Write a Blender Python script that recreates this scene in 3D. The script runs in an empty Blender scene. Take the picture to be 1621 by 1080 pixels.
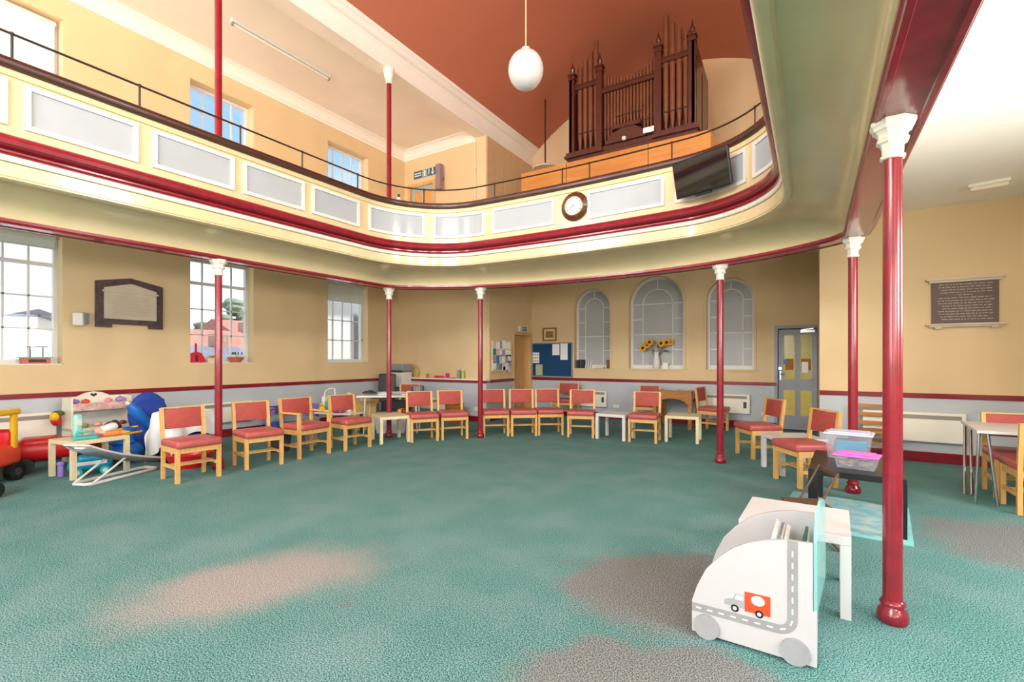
import bpy, bmesh, math, random
from math import sin, cos, pi, radians as R, sqrt, atan2, hypot
from mathutils import Vector, Matrix
random.seed(7)
SC = bpy.context.scene
COL = SC.collection

# ------------------------------------------------------------------ camera
cam = bpy.data.cameras.new('camera')
cam.sensor_width = 36.0
cam.lens = 36.0 * 765.0 / 1621.0
cam.shift_x = 0.0
cam.shift_y = (568.3 - 540.0) / 1621.0
cam.clip_start = 0.05
cam.clip_end = 300
camo = bpy.data.objects.new('camera', cam)
COL.objects.link(camo)
camo.location = (0, 0, 1.42)
camo.rotation_euler = (pi / 2, 0, 0.5553)
SC.camera = camo

# ------------------------------------------------------------------ view, world, lights
SC.view_settings.view_transform = 'Standard'
SC.view_settings.look = 'None'
SC.view_settings.gamma = 1.0
SC.view_settings.use_curve_mapping = False
SC.view_settings.exposure = 0.12
try:
    SC.cycles.use_denoising = True
    SC.cycles.max_bounces = 10
    SC.cycles.diffuse_bounces = 6
    SC.cycles.transparent_max_bounces = 16
    SC.cycles.sample_clamp_indirect = 6.0
except Exception:
    pass

w = bpy.data.worlds.new('sky')
SC.world = w
w.use_nodes = True
nt = w.node_tree
nt.nodes.clear()
wo = nt.nodes.new('ShaderNodeOutputWorld')
bg = nt.nodes.new('ShaderNodeBackground')
tc = nt.nodes.new('ShaderNodeTexCoord')
sp = nt.nodes.new('ShaderNodeSeparateXYZ')
rp = nt.nodes.new('ShaderNodeValToRGB')
rp.color_ramp.elements[0].position = 0.0
rp.color_ramp.elements[0].color = (0.92, 0.96, 1.0, 1)
rp.color_ramp.elements[1].position = 1.0
rp.color_ramp.elements[1].color = (0.14, 0.31, 0.56, 1)
e = rp.color_ramp.elements.new(0.16)
e.color = (0.70, 0.84, 1.0, 1)
e = rp.color_ramp.elements.new(0.36)
e.color = (0.20, 0.40, 0.62, 1)
nt.links.new(tc.outputs['Generated'], sp.inputs[0])
nt.links.new(sp.outputs['Z'], rp.inputs[0])
nt.links.new(rp.outputs[0], bg.inputs[0])
bg.inputs[1].default_value = 1.9
nt.links.new(bg.outputs[0], wo.inputs[0])


def daylight(name, loc, direction, sx, sy, power, color=(1.0, 0.985, 0.965)):
    """daylight entering by one of the tall windows (area lamp standing in the window opening)"""
    l = bpy.data.lights.new(name, 'AREA')
    l.shape = 'RECTANGLE'
    l.size = sx
    l.size_y = sy
    l.energy = power
    l.color = color
    o = bpy.data.objects.new(name, l)
    COL.objects.link(o)
    o.location = loc
    o.rotation_euler = Vector(direction).to_track_quat('-Z', 'Z').to_euler()
    return o


# windows of the entrance wall (behind the camera) and of the right-hand wall
BACKW = ((-8.2, -7.1), (-5.2, -3.9), (-3.72, -2.42), (-2.24, -0.94), (0.9, 2.0))
for i, (a, b) in enumerate(BACKW):
    daylight('daylight_back_upper_offscreen', ((a + b) / 2, -4.62, 5.6), (0, 1, -0.05), b - a - .1, 2.3, 195)
    daylight('daylight_back_lower_offscreen', ((a + b) / 2, -4.62, 2.25), (0, 1, 0), b - a - .1, 1.75, 58)
RIGHTW = ((-3.4, -2.2), (-1.42, -0.29), (1.36, 2.49), (4.14, 5.27))
for i, (a, b) in enumerate(RIGHTW):
    daylight('daylight_right_lower_offscreen', (3.1, (a + b) / 2, 2.25), (-1, 0, 0), b - a - .1, 1.75, 150)
    daylight('daylight_right_upper_offscreen', (3.1, (a + b) / 2, 5.5), (-1, 0, 0), b - a - .1, 1.5, 140)
sun = bpy.data.lights.new('sun_offscreen', 'SUN')
sun.energy = 8.0
sun.angle = R(3)
sun.color = (1.0, 0.95, 0.86)
suno = bpy.data.objects.new('sun_offscreen', sun)
COL.objects.link(suno)
suno.rotation_euler = Vector((-0.36, -0.3, -1.0)).to_track_quat('-Z', 'Z').to_euler()


# ------------------------------------------------------------------ materials
def lin(c):
    return tuple(((v / 255) / 12.92 if v / 255 <= .04045 else ((v / 255 + .055) / 1.055) ** 2.4) for v in c) + (1,)


MATS = {}


def mat(name, rgb, rough=.6, var=.06, scale=6, bump=0.0, bscale=60, metal=0, spec=.5, coat=0, rgb2=None, stretch=(1, 1, 1), alpha=1, trans=0):
    if name in MATS:
        return MATS[name]
    m = bpy.data.materials.new(name)
    m.use_nodes = True
    n = m.node_tree
    b = n.nodes['Principled BSDF']
    b.inputs['Roughness'].default_value = rough
    b.inputs['Metallic'].default_value = metal
    b.inputs['Specular IOR Level'].default_value = spec
    b.inputs['Coat Weight'].default_value = coat
    b.inputs['Coat Roughness'].default_value = .08
    b.inputs['Alpha'].default_value = alpha
    b.inputs['Transmission Weight'].default_value = trans
    tc = n.nodes.new('ShaderNodeTexCoord')
    mp = n.nodes.new('ShaderNodeMapping')
    mp.inputs['Scale'].default_value = stretch
    n.links.new(tc.outputs['Object'], mp.inputs[0])
    nz = n.nodes.new('ShaderNodeTexNoise')
    nz.inputs['Scale'].default_value = scale
    nz.inputs['Detail'].default_value = 4
    n.links.new(mp.outputs[0], nz.inputs['Vector'])
    mx = n.nodes.new('ShaderNodeMix')
    mx.data_type = 'RGBA'
    c = lin(rgb)
    if rgb2:
        c2 = lin(rgb2)
    else:
        c2 = tuple(max(0, v * (1 - 2 * var)) for v in c[:3]) + (1,)
        c = tuple(min(1, v * (1 + var)) for v in c[:3]) + (1,)
    mx.inputs['A'].default_value = c
    mx.inputs['B'].default_value = c2
    mr = n.nodes.new('ShaderNodeMapRange')
    mr.inputs['From Min'].default_value = .3
    mr.inputs['From Max'].default_value = .7
    n.links.new(nz.outputs['Fac'], mr.inputs[0])
    n.links.new(mr.outputs[0], mx.inputs['Factor'])
    n.links.new(mx.outputs['Result'], b.inputs['Base Color'])
    if bump:
        nb = n.nodes.new('ShaderNodeTexNoise')
        nb.inputs['Scale'].default_value = bscale
        nb.inputs['Detail'].default_value = 3
        n.links.new(mp.outputs[0], nb.inputs['Vector'])
        bp = n.nodes.new('ShaderNodeBump')
        bp.inputs['Strength'].default_value = bump
        bp.inputs['Distance'].default_value = .01
        n.links.new(nb.outputs['Fac'], bp.inputs['Height'])
        n.links.new(bp.outputs[0], b.inputs['Normal'])
    MATS[name] = m
    return m


def glass_mat(name, tint=(1, 1, 1), gloss=.12, rough=.02):
    m = bpy.data.materials.new(name)
    m.use_nodes = True
    n = m.node_tree
    n.nodes.clear()
    o = n.nodes.new('ShaderNodeOutputMaterial')
    t = n.nodes.new('ShaderNodeBsdfTransparent')
    t.inputs[0].default_value = tint + (1,)
    g = n.nodes.new('ShaderNodeBsdfGlossy')
    g.inputs['Roughness'].default_value = rough
    mx = n.nodes.new('ShaderNodeMixShader')
    mx.inputs[0].default_value = gloss
    n.links.new(t.outputs[0], mx.inputs[1])
    n.links.new(g.outputs[0], mx.inputs[2])
    n.links.new(mx.outputs[0], o.inputs[0])
    MATS[name] = m
    return m


def wood(name, rgb, rgb2, rough=.45, axis=2, coat=0.0, sc=3.0):
    st = [14, 14, 14]
    st[axis] = 1.2
    return mat(name, rgb, rough, rgb2=rgb2, scale=sc, stretch=tuple(st), coat=coat)


def carpet():
    m = bpy.data.materials.new('carpet')
    m.use_nodes = True
    n = m.node_tree
    b = n.nodes['Principled BSDF']
    b.inputs['Roughness'].default_value = .95
    b.inputs['Specular IOR Level'].default_value = .1
    tc = n.nodes.new('ShaderNodeTexCoord')
    L = n.links.new

    def noise(scale, detail=3):
        z = n.nodes.new('ShaderNodeTexNoise')
        z.inputs['Scale'].default_value = scale
        z.inputs['Detail'].default_value = detail
        L(tc.outputs['Object'], z.inputs['Vector'])
        return z

    def mix(f, a, bb):
        x = n.nodes.new('ShaderNodeMix')
        x.data_type = 'RGBA'
        for s, v in (('Factor', f), ('A', a), ('B', bb)):
            if hasattr(v, 'is_output'):
                L(v, x.inputs[s])
            else:
                x.inputs[s].default_value = v
        return x.outputs['Result']

    def rng(v, a, bb, c=0., d=1.):
        x = n.nodes.new('ShaderNodeMapRange')
        x.interpolation_type = 'SMOOTHSTEP'
        L(v, x.inputs[0])
        for i, q in enumerate((a, bb, c, d)):
            x.inputs[i + 1].default_value = q
        return x.outputs[0]

    fl = rng(noise(150, 1.5).outputs['Fac'], .43, .57)
    cl = rng(noise(2.2, 4).outputs['Fac'], .35, .7)
    teal = mix(fl, lin((42, 88, 88)), lin((120, 170, 167)))
    teal2 = mix(fl, lin((64, 104, 106)), lin((136, 174, 174)))
    base = mix(cl, teal, teal2)
    grey = mix(fl, lin((84, 87, 90)), lin((152, 151, 151)))
    pale = mix(fl, lin((126, 124, 123)), lin((178, 174, 171)))
    # outline of the worn patches is frayed by a noise offset
    wob = n.nodes.new('ShaderNodeVectorMath')
    wob.operation = 'MULTIPLY_ADD'
    L(noise(2.6, 4).outputs['Color'], wob.inputs[0])
    wob.inputs[1].default_value = (.55, .55, 0)
    L(tc.outputs['Object'], wob.inputs[2])

    def patch(x, y, rx, ry, ang, soft=.35):
        mp = n.nodes.new('ShaderNodeMapping')
        mp.vector_type = 'TEXTURE'
        mp.inputs['Location'].default_value = (x + .27, y + .27, 0)
        mp.inputs['Rotation'].default_value = (0, 0, R(ang))
        mp.inputs['Scale'].default_value = (rx, ry, 1)
        L(wob.outputs[0], mp.inputs[0])
        g = n.nodes.new('ShaderNodeTexGradient')
        g.gradient_type = 'SPHERICAL'
        L(mp.outputs[0], g.inputs[0])
        return rng(g.outputs['Fac'], .0, soft)

    def mx(a, bb):
        x = n.nodes.new('ShaderNodeMath')
        x.operation = 'MAXIMUM'
        L(a, x.inputs[0])
        L(bb, x.inputs[1])
        return x.outputs[0]

    def mul(a, k):
        x = n.nodes.new('ShaderNodeMath')
        x.operation = 'MULTIPLY'
        L(a, x.inputs[0])
        x.inputs[1].default_value = k
        return x.outputs[0]

    g = patch(-.75, 3.05, .78, .60, 35, .3)
    for a in ((-.55, 2.05, .75, .45, 30, .3), (1.35, 5.2, .9, .7, 60, .5)):
        g = mx(g, patch(*a))
    for a in ((-2.27, 1.84, .10, .05, 0), (-1.46, 3.16, .12, .06, 30), (-1.15, 2.56, .07, .04, 0)):
        g = mx(g, mul(patch(*a, .8), .6))
    col = mix(mul(g, .85), base, grey)
    col = mix(mul(patch(-3.02, 1.78, 1.08, .60, 62, .75), .92), col, pale)
    L(col, b.inputs['Base Color'])
    bp = n.nodes.new('ShaderNodeBump')
    bp.inputs['Strength'].default_value = .05
    bp.inputs['Distance'].default_value = .0006
    L(noise(330, 1).outputs['Fac'], bp.inputs['Height'])
    L(bp.outputs[0], b.inputs['Normal'])
    return m


M_wall = mat('wall_paint', (221, 194, 150), .75, .03, 1.2, .05, 120)
M_wallpale = mat('pale_wall_paint', (228, 214, 190), .7, .02, 1.5)
M_dado = mat('grey_dado_paint', (186, 192, 198), .55, .03, 2)
M_crim = mat('crimson_gloss', (138, 26, 42), .22, .10, 9, coat=.4)
M_crimdark = M_crim
M_cream = mat('gallery_cream_gloss', (218, 200, 156), .18, .03, 3, coat=.3)
M_soffit = M_cream
M_white = mat('white_paint', (222, 220, 214), .4, .02, 5)
M_band = mat('off_white_gloss', (232, 228, 212), .3, .02, 5)
M_panel = mat('grey_panel_gloss', (172, 181, 187), .13, .03, 2, spec=.28)
M_ceil = mat('ceiling_white', (246, 240, 230), .8, .02, 1.5)
M_vault = mat('terracotta_ceiling', (186, 112, 86), .62, .02, .8)
M_rail = mat('dark_handrail_varnish', (70, 34, 28), .3, .15, 6, coat=.2)
M_iron = mat('dark_iron', (40, 30, 28), .45, .1, 8)
M_chrome = mat('steel', (190, 192, 194), .25, .03, 8, metal=1)
M_beech = wood('beech', (226, 184, 114), (206, 158, 86), .42)
M_red = mat('red_vinyl', (184, 88, 86), .38, .06, 14, .05, 160)
M_redback = mat('red_back_fabric', (172, 76, 68), .65, .06, 14, .15, 300)
M_birch = wood('birch', (230, 218, 184), (218, 204, 164), .45, 0)
M_lack = mat('white_laminate', (218, 218, 220), .3, .01, 4)
M_black = mat('black_lacquer', (24, 24, 26), .35, .2, 8)
M_oak = wood('oak', (190, 128, 58), (158, 98, 38), .4, 0, .1)
M_oakd = wood('oak_screen', (190, 126, 44), (166, 104, 32), .4, 0, .15, 1.5)
M_mah = wood('mahogany', (86, 36, 17), (60, 24, 11), .35, 2, .25)
M_pipe = mat('organ_pipe_gilt', (112, 62, 36), .5, .1, 6, metal=.1)
M_doorwood = wood('door_oak', (222, 180, 122), (204, 158, 98), .45)
M_frost = mat('frosted_glass', (172, 172, 174), .35, .03, 3, trans=0.0)
M_rad = mat('cream_enamel', (236, 232, 218), .35, .02, 5)
M_slot = mat('radiator_grille', (150, 146, 134), .5, .05, 30)
M_darkgrey = mat('dark_grey_plastic', (62, 64, 68), .5, .08, 8)
M_grey = mat('grey_plastic', (140, 144, 148), .5, .05, 8)
M_paper = mat('paper', (240, 240, 236), .8, .02, 8)
M_ink = mat('ink', (48, 50, 56), .7, .1, 20)
M_glass = glass_mat('window_glass')
M_clear = mat('clear_plastic', (222, 226, 240), .15, .02, alpha=.22)
M_aqua = mat('aqua_acrylic', (150, 216, 214), .15, .03, 3, alpha=.72)
M_blue = mat('blue_plastic', (30, 110, 205), .35, .06, 5)
M_navy = mat('blue_fabric', (34, 70, 170), .75, .12, 7, .3, 40)
M_teal = mat('teal_plastic', (58, 180, 178), .35, .05, 5)
M_turq = mat('turquoise_plastic', (18, 140, 178), .3, .08, 5)
M_yel = mat('yellow_plastic', (240, 186, 30), .35, .05, 5)
M_toyred = mat('red_plastic', (206, 24, 30), .35, .06, 5)
M_orange = mat('orange_red_plastic', (222, 74, 44), .4, .05, 5)
M_pink = mat('pink_plastic', (222, 110, 200), .35, .05, 5)
M_lilac = mat('lilac_plastic', (150, 126, 200), .4, .05, 5)
M_skin = mat('doll_pink', (236, 178, 160), .6, .04, 8)
M_cloth = mat('white_cloth', (232, 236, 236), .85, .03, 5, .3, 30)
M_purple = mat('purple_plastic', (118, 36, 128), .4, .06, 5)


# ------------------------------------------------------------------ mesh helpers: each returns (verts, faces)
def box(x0, x1, y0, y1, z0, z1):
    v = [(x, y, z) for z in (z0, z1) for y in (y0, y1) for x in (x0, x1)]
    f = [(0, 2, 3, 1), (4, 5, 7, 6), (0, 1, 5, 4), (2, 6, 7, 3), (0, 4, 6, 2), (1, 3, 7, 5)]
    return v, f


def cbox(cx, cy, cz, sx, sy, sz, rz=0, rx=0, ry=0):
    v, f = box(-sx / 2, sx / 2, -sy / 2, sy / 2, -sz / 2, sz / 2)
    m = Matrix.Translation((cx, cy, cz)) @ Matrix.Rotation(rz, 4, 'Z') @ Matrix.Rotation(ry, 4, 'Y') @ Matrix.Rotation(rx, 4, 'X')
    return [tuple(m @ Vector(p)) for p in v], f


def bar(a, b, w, d=None, up=(0, 0, 1)):
    """square bar from a to b, w across, d in the 'up' direction"""
    d = d or w
    a, b = Vector(a), Vector(b)
    t = (b - a).normalized()
    u = Vector(up)
    if abs(t.dot(u)) > .98:
        u = Vector((0, 1, 0))
    s = t.cross(u).normalized() * w / 2
    u = s.cross(t).normalized() * d / 2
    v = [tuple(p + i * s + j * u) for p in (a, b) for i, j in ((-1, -1), (1, -1), (1, 1), (-1, 1))]
    return v, [(0, 1, 2, 3), (7, 6, 5, 4), (0, 4, 5, 1), (1, 5, 6, 2), (2, 6, 7, 3), (3, 7, 4, 0)]


def tube(pts, r, n=8, closed=False):
    pts = [Vector(p) for p in pts]
    N = len(pts)
    v, f = [], []
    ref = None
    for i, p in enumerate(pts):
        a = pts[i - 1] if (i or closed) else p
        b = pts[(i + 1) % N] if (i < N - 1 or closed) else p
        t = (b - a).normalized()
        if ref is None:
            ref = Vector((0, 0, 1)) if abs(t.z) < .9 else Vector((1, 0, 0))
        s = t.cross(ref)
        if s.length < 1e-4:
            ref = Vector((0, 1, 0))
            s = t.cross(ref)
        s.normalize()
        u = s.cross(t)
        ref = u
        rr = r[i] if isinstance(r, (list, tuple)) else r
        for k in range(n):
            q = p + (s * cos(2 * pi * k / n) + u * sin(2 * pi * k / n)) * rr
            v.append(tuple(q))
    for i in range(N if closed else N - 1):
        j = (i + 1) % N
        for k in range(n):
            l = (k + 1) % n
            f.append((i * n + k, i * n + l, j * n + l, j * n + k))
    if not closed:
        f.append(tuple(range(n - 1, -1, -1)))
        f.append(tuple((N - 1) * n + k for k in range(n)))
    return v, f


def lathe(prof, n=20, c=(0, 0, 0), rot=0.0):
    """profile of (r, z)"""
    v, f = [], []
    for r, z in prof:
        for k in range(n):
            a = 2 * pi * k / n + rot
            v.append((c[0] + r * cos(a), c[1] + r * sin(a), c[2] + z))
    for i in range(len(prof) - 1):
        for k in range(n):
            l = (k + 1) % n
            f.append((i * n + k, i * n + l, (i + 1) * n + l, (i + 1) * n + k))
    f.append(tuple(range(n - 1, -1, -1)))
    f.append(tuple((len(prof) - 1) * n + k for k in range(n)))
    return v, f


def sph(c, r, n=14, m=9):
    if not isinstance(r, (tuple, list)):
        r = (r, r, r)
    v, f = [(c[0], c[1], c[2] - r[2])], []
    for i in range(1, m):
        t = -pi / 2 + pi * i / m
        for k in range(n):
            a = 2 * pi * k / n
            v.append((c[0] + r[0] * cos(t) * cos(a), c[1] + r[1] * cos(t) * sin(a), c[2] + r[2] * sin(t)))
    v.append((c[0], c[1], c[2] + r[2]))
    top = len(v) - 1
    for k in range(n):
        l = (k + 1) % n
        f.append((0, 1 + l, 1 + k))
        for i in range(m - 2):
            f.append((1 + i * n + k, 1 + i * n + l, 1 + (i + 1) * n + l, 1 + (i + 1) * n + k))
        f.append((1 + (m - 2) * n + k, 1 + (m - 2) * n + l, top))
    return v, f


def prism(poly, axis, a, b):
    """extrude a 2-D polygon along axis ('x': poly=(y,z), 'y': poly=(x,z), 'z': poly=(x,y)) from a to b"""
    def P(p, t):
        return {'x': (t, p[0], p[1]), 'y': (p[0], t, p[1]), 'z': (p[0], p[1], t)}[axis]
    n = len(poly)
    v = [P(p, a) for p in poly] + [P(p, b) for p in poly]
    f = [tuple(range(n)), tuple(range(2 * n - 1, n - 1, -1))]
    f += [(i, i + n, (i + 1) % n + n, (i + 1) % n) for i in range(n)]
    return v, f


def rbox(cx, cy, cz, sx, sy, sz, r=.02, seg=3, rz=0, rx=0, ry=0):
    bm = bmesh.new()
    bmesh.ops.create_cube(bm, size=1)
    bmesh.ops.scale(bm, vec=(sx, sy, sz), verts=bm.verts)
    bmesh.ops.bevel(bm, geom=list(bm.edges), offset=min(r, .49 * min(sx, sy, sz)), segments=seg, affect='EDGES', profile=.5)
    m = Matrix.Translation((cx, cy, cz)) @ Matrix.Rotation(rz, 4, 'Z') @ Matrix.Rotation(ry, 4, 'Y') @ Matrix.Rotation(rx, 4, 'X')
    bmesh.ops.transform(bm, matrix=m, verts=bm.verts)
    bm.verts.index_update()
    v = [tuple(q.co) for q in bm.verts]
    f = [tuple(q.index for q in p.verts) for p in bm.faces]
    bm.free()
    return v, f


def disc(c, r, axis='y', t=.004, n=24, ry=None):
    pol = [(r * cos(2 * pi * k / n), (ry or r) * sin(2 * pi * k / n)) for k in range(n)]
    i = {'x': 0, 'y': 1, 'z': 2}[axis]
    v, f = prism(pol, axis, -t / 2, t / 2)
    return [tuple(p[k] + c[k] for k in range(3)) for p in v], f


def xf(vf, loc=(0, 0, 0), rz=0, rx=0, ry=0, s=1):
    m = Matrix.Translation(loc) @ Matrix.Rotation(rz, 4, 'Z') @ Matrix.Rotation(ry, 4, 'Y') @ Matrix.Rotation(rx, 4, 'X') @ Matrix.Scale(s, 4)
    return [tuple(m @ Vector(p)) for p in vf[0]], vf[1]


def mesh(name, parts, m):
    if isinstance(parts, tuple):
        parts = [parts]
    V, F = [], []
    for v, f in parts:
        o = len(V)
        V += v
        F += [tuple(i + o for i in q) for q in f]
    me = bpy.data.meshes.new(name)
    me.from_pydata(V, [], F)
    bm = bmesh.new()
    bm.from_mesh(me)
    bmesh.ops.recalc_face_normals(bm, faces=bm.faces)
    bm.to_mesh(me)
    bm.free()
    me.materials.append(m)
    return me


def obj(name, parts, m, parent=None, smooth=False, loc=(0, 0, 0), rz=0):
    me = parts if isinstance(parts, bpy.types.Mesh) else mesh(name, parts, m)
    if smooth:
        for p in me.polygons:
            p.use_smooth = True
        me.set_sharp_from_angle(angle=R(38))
    o = bpy.data.objects.new(name, me)
    COL.objects.link(o)
    o.location = loc
    o.rotation_euler = (0, 0, rz)
    if parent:
        o.parent = parent
    return o


def tag(o, label, cat, group=None):
    o['label'] = label
    o['category'] = cat
    if group:
        o['group'] = group
    return o


def thing(name, label, cat, loc=(0, 0, 0), rz=0, group=None):
    o = bpy.data.objects.new(name, None)
    o.empty_display_size = .1
    COL.objects.link(o)
    o.location = loc
    o.rotation_euler = (0, 0, rz)
    return tag(o, label, cat, group)


def struct(name, parts, m, smooth=False, label=None):
    o = obj(name, parts, m, None, smooth)
    o['kind'] = 'structure'
    if label:
        o['label'] = label
    return o


def sempty(name, loc=(0, 0, 0), label=None):
    o = bpy.data.objects.new(name, None)
    COL.objects.link(o)
    o.location = loc
    o['kind'] = 'structure'
    if label:
        o['label'] = label
    return o


def dup(root, loc, rz, label, group=None):
    r = root.copy()
    COL.objects.link(r)
    r.location = loc
    r.rotation_euler = (0, 0, rz)
    r['label'] = label
    if group:
        r['group'] = group
    for ch in list(root.children):
        c = ch.copy()
        COL.objects.link(c)
        c.parent = r
        for g in ch.children:
            d = g.copy()
            COL.objects.link(d)
            d.parent = c
    return r


# ------------------------------------------------------------------ the shell
XL, XR, YB, YF = -9.09, 2.95, -4.5, 11.0
XBL, XBR = -6.22, 0.10        # returns of the two corner blocks
YBL, YBR = 9.05, 8.67
CX = -3.07

fl = struct('floor', box(XL - .3, XR + .3, YB - .3, 11.3, -.12, 0), carpet(), label='worn teal carpet with grey threadbare patches')


def holed(axis, at, th, u0, u1, z0, z1, holes):
    """wall in plane axis=at, thickness th away (signed), with rectangular holes (u0,u1,z0,z1)"""
    us = sorted({u0, u1, *[h[0] for h in holes], *[h[1] for h in holes]})
    zs = sorted({z0, z1, *[h[2] for h in holes], *[h[3] for h in holes]})
    def inhole(u, z):
        return any(h[0] < u < h[1] and h[2] < z < h[3] for h in holes)
    fill = {}
    for i in range(len(us) - 1):
        for k in range(len(zs) - 1):
            fill[i, k] = not inhole((us[i] + us[i + 1]) / 2, (zs[k] + zs[k + 1]) / 2)
    def P(u, z, t):
        return (at + t, u, z) if axis == 'x' else (u, at + t, z)
    V, F = [], []
    def q(*p):
        o = len(V)
        V.extend(p)
        F.append((o, o + 1, o + 2, o + 3))
    for (i, k), on in fill.items():
        if not on:
            continue
        a, b, c, d = us[i], us[i + 1], zs[k], zs[k + 1]
        for t in (0, th):
            q(P(a, c, t), P(b, c, t), P(b, d, t), P(a, d, t))
        if not fill.get((i - 1, k)): q(P(a, c, 0), P(a, d, 0), P(a, d, th), P(a, c, th))
        if not fill.get((i + 1, k)): q(P(b, c, 0), P(b, d, 0), P(b, d, th), P(b, c, th))
        if not fill.get((i, k - 1)): q(P(a, c, 0), P(b, c, 0), P(b, c, th), P(a, c, th))
        if not fill.get((i, k + 1)): q(P(a, d, 0), P(b, d, 0), P(b, d, th), P(a, d, th))
    return V, F


LW = ((-1.42, -.29), (1.36, 2.49), (4.14, 5.27), (6.92, 8.08))
lholes = [(a, b, 1.34, 3.2) for a, b in LW] + [(a, b, 4.55, 6.27) for a, b in LW]
struct('wall_left', holed('x', XL, -.35, YB, 11.4, 0, 7.2, lholes), M_wall)
struct('wall_right', holed('x', XR, .3, YB, 9.0, 0, 7.2, [(a, b, 1.34, 3.15) for a, b in RIGHTW] + [(a, b, 4.7, 6.3) for a, b in RIGHTW]), M_wall)
struct('wall_back', holed('y', YB, -.3, XL, XR, 0, 8.6, [(a, b, 1.34, 3.15) for a, b in BACKW] + [(a, b, 4.4, 6.8) for a, b in BACKW]), M_wall)
YU, XU = 9.30, -6.49          # upper storey of the corner block is set back
struct('wall_hatch', box(XL, XBL, YBL, YBL + .25, 0, 3.5), M_wall)
struct('wall_gallery_door', holed('y', YU, .25, XL, XU, 3.5, 7.2, [(-8.90, -8.10, 3.6, 5.86)]), M_wall)
struct('wall_gallery_return', box(XU - .25, XU, YU + .25, 11.5, 3.5, 6.9), M_wall)
struct('wall_door_return', holed('x', XBL, -.25, YBL + .25, YF + .5, 0, 3.5, [(10.13, 10.93, -.01, 2.03)]), M_wall)
struct('wall_tablet', box(XBR, XR, YBR, YBR + .25, 0, 7.2), M_wall)
struct('wall_right_return', box(XBR, XBR + .25, YBR + .25, YF + .5, 0, 7.2), M_wall)
struct('wall_end', box(XBL - .55, XBR + .4, 11.5, 11.75, 3.5, 8.7), M_wall)

# far wall with three round-headed recesses
ARCH = ((-4.54, .465, 1.185, 3.13), (-3.0, .62, 1.19, 3.30), (-1.46, .465, 1.19, 3.13))


def far_wall():
    V, F = [], []
    def q(*p):
        o = len(V)
        V.extend(p)
        F.append(tuple(range(o, o + len(p))))
    y, z1, dep = YF, 4.7, .24
    x = XBL
    for cx, r, zs, zt in ARCH:
        q((x, y, 0), (cx - r, y, 0), (cx - r, y, z1), (x, y, z1))
        N = 24
        zc = zt - r
        pts = [(cx - r * cos(pi * i / N), zc + r * sin(pi * i / N)) for i in range(N + 1)]
        for (a, za), (b, zb) in zip(pts, pts[1:]):
            q((a, y, za), (b, y, zb), (b, y, z1), (a, y, z1))
            q((a, y, za), (b, y, zb), (b, y + dep, zb), (a, y + dep, za))
        q((cx - r, y, 0), (cx + r, y, 0), (cx + r, y, zs), (cx - r, y, zs))
        q((cx - r, y, zs), (cx + r, y, zs), (cx + r, y + dep, zs), (cx - r, y + dep, zs))
        for s in (-1, 1):
            q((cx + s * r, y, zs), (cx + s * r, y, zc), (cx + s * r, y + dep, zc), (cx + s * r, y + dep, zs))
        x = cx + r
    # grey door opening
    q((x, y, 0), (-.59, y, 0), (-.59, y, z1), (x, y, z1))
    q((-.59, y, 2.03), (XBR, y, 2.03), (XBR, y, z1), (-.59, y, z1))
    for p in ((-.59, 0, 2.03),):
        q((p[0], y, 0), (p[0], y, 2.03), (p[0], y + .2, 2.03), (p[0], y + .2, 0))
    q((-.59, y, 2.03), (XBR, y, 2.03), (XBR, y + .2, 2.03), (-.59, y + .2, 2.03))
    q((XBL, y + .26, 0), (XBR, y + .26, 0), (XBR, y + .26, z1), (XBL, y + .26, z1))
    return V, F


struct('wall_far', far_wall(), M_wall)

# grey dado, crimson dado rail and skirting along each wall
ZD = .917


def dado(n, axis, at, sgn, a, b):
    """sgn: direction in which the room lies"""
    def bx(t0, t1, z0, z1, a=a, b=b):
        lo, hi = sorted((at + sgn * t0, at + sgn * t1))
        return box(lo, hi, a, b, z0, z1) if axis == 'x' else box(a, b, lo, hi, z0, z1)
    t = sempty('trim_%d' % n, label='grey painted dado under a crimson rail')
    obj('dado_panel', bx(0, .012, .0, ZD - .02), M_dado, t)
    obj('dado_rail', [bx(0, .035, ZD - .025, ZD + .03), bx(0, .022, ZD - .04, ZD - .025)], M_crim, t)
    bb = sempty('baseboard_%d' % n)
    obj('skirting_board', [bx(0, .03, 0, .12), bx(0, .02, .12, .14)], M_crim, bb)


dado(1, 'x', XL, 1, YB, YBL)
dado(2, 'y', YBL, -1, XL, XBL)
dado(3, 'x', XBL, 1, YBL, 10.06)
dado(4, 'y', YF, -1, XBL, -.60)
dado(5, 'y', YBR, -1, XBR, XR)
dado(6, 'x', XR, -1, YB, YBR)

# ceilings
struct('ceiling', box(XL, -6.62, YB, YU + .1, 6.80, 6.92), M_ceil, label='flat off-white aisle ceiling above the window wall')
struct('ceiling.001', box(.45, XR, YB, YBR + .1, 6.80, 6.92), M_ceil, label='flat off-white aisle ceiling over the tablet wall')


def vault():
    hw, zs, zt = 3.23, 7.08, 8.25
    rad = (hw * hw + (zt - zs) ** 2) / (2 * (zt - zs))
    N = 32
    pin, pout = [], []
    for i in range(N + 1):
        x = -hw + 2 * hw * i / N
        z = zt - rad + sqrt(rad * rad - x * x)
        pin.append((CX + x, z))
        pout.append((CX + x, z + .15))
    return prism(pin + pout[::-1], 'y', YB - .2, 11.6)


struct('ceiling_vault', vault(), M_vault, smooth=True, label='terracotta painted shallow barrel vault')


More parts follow.
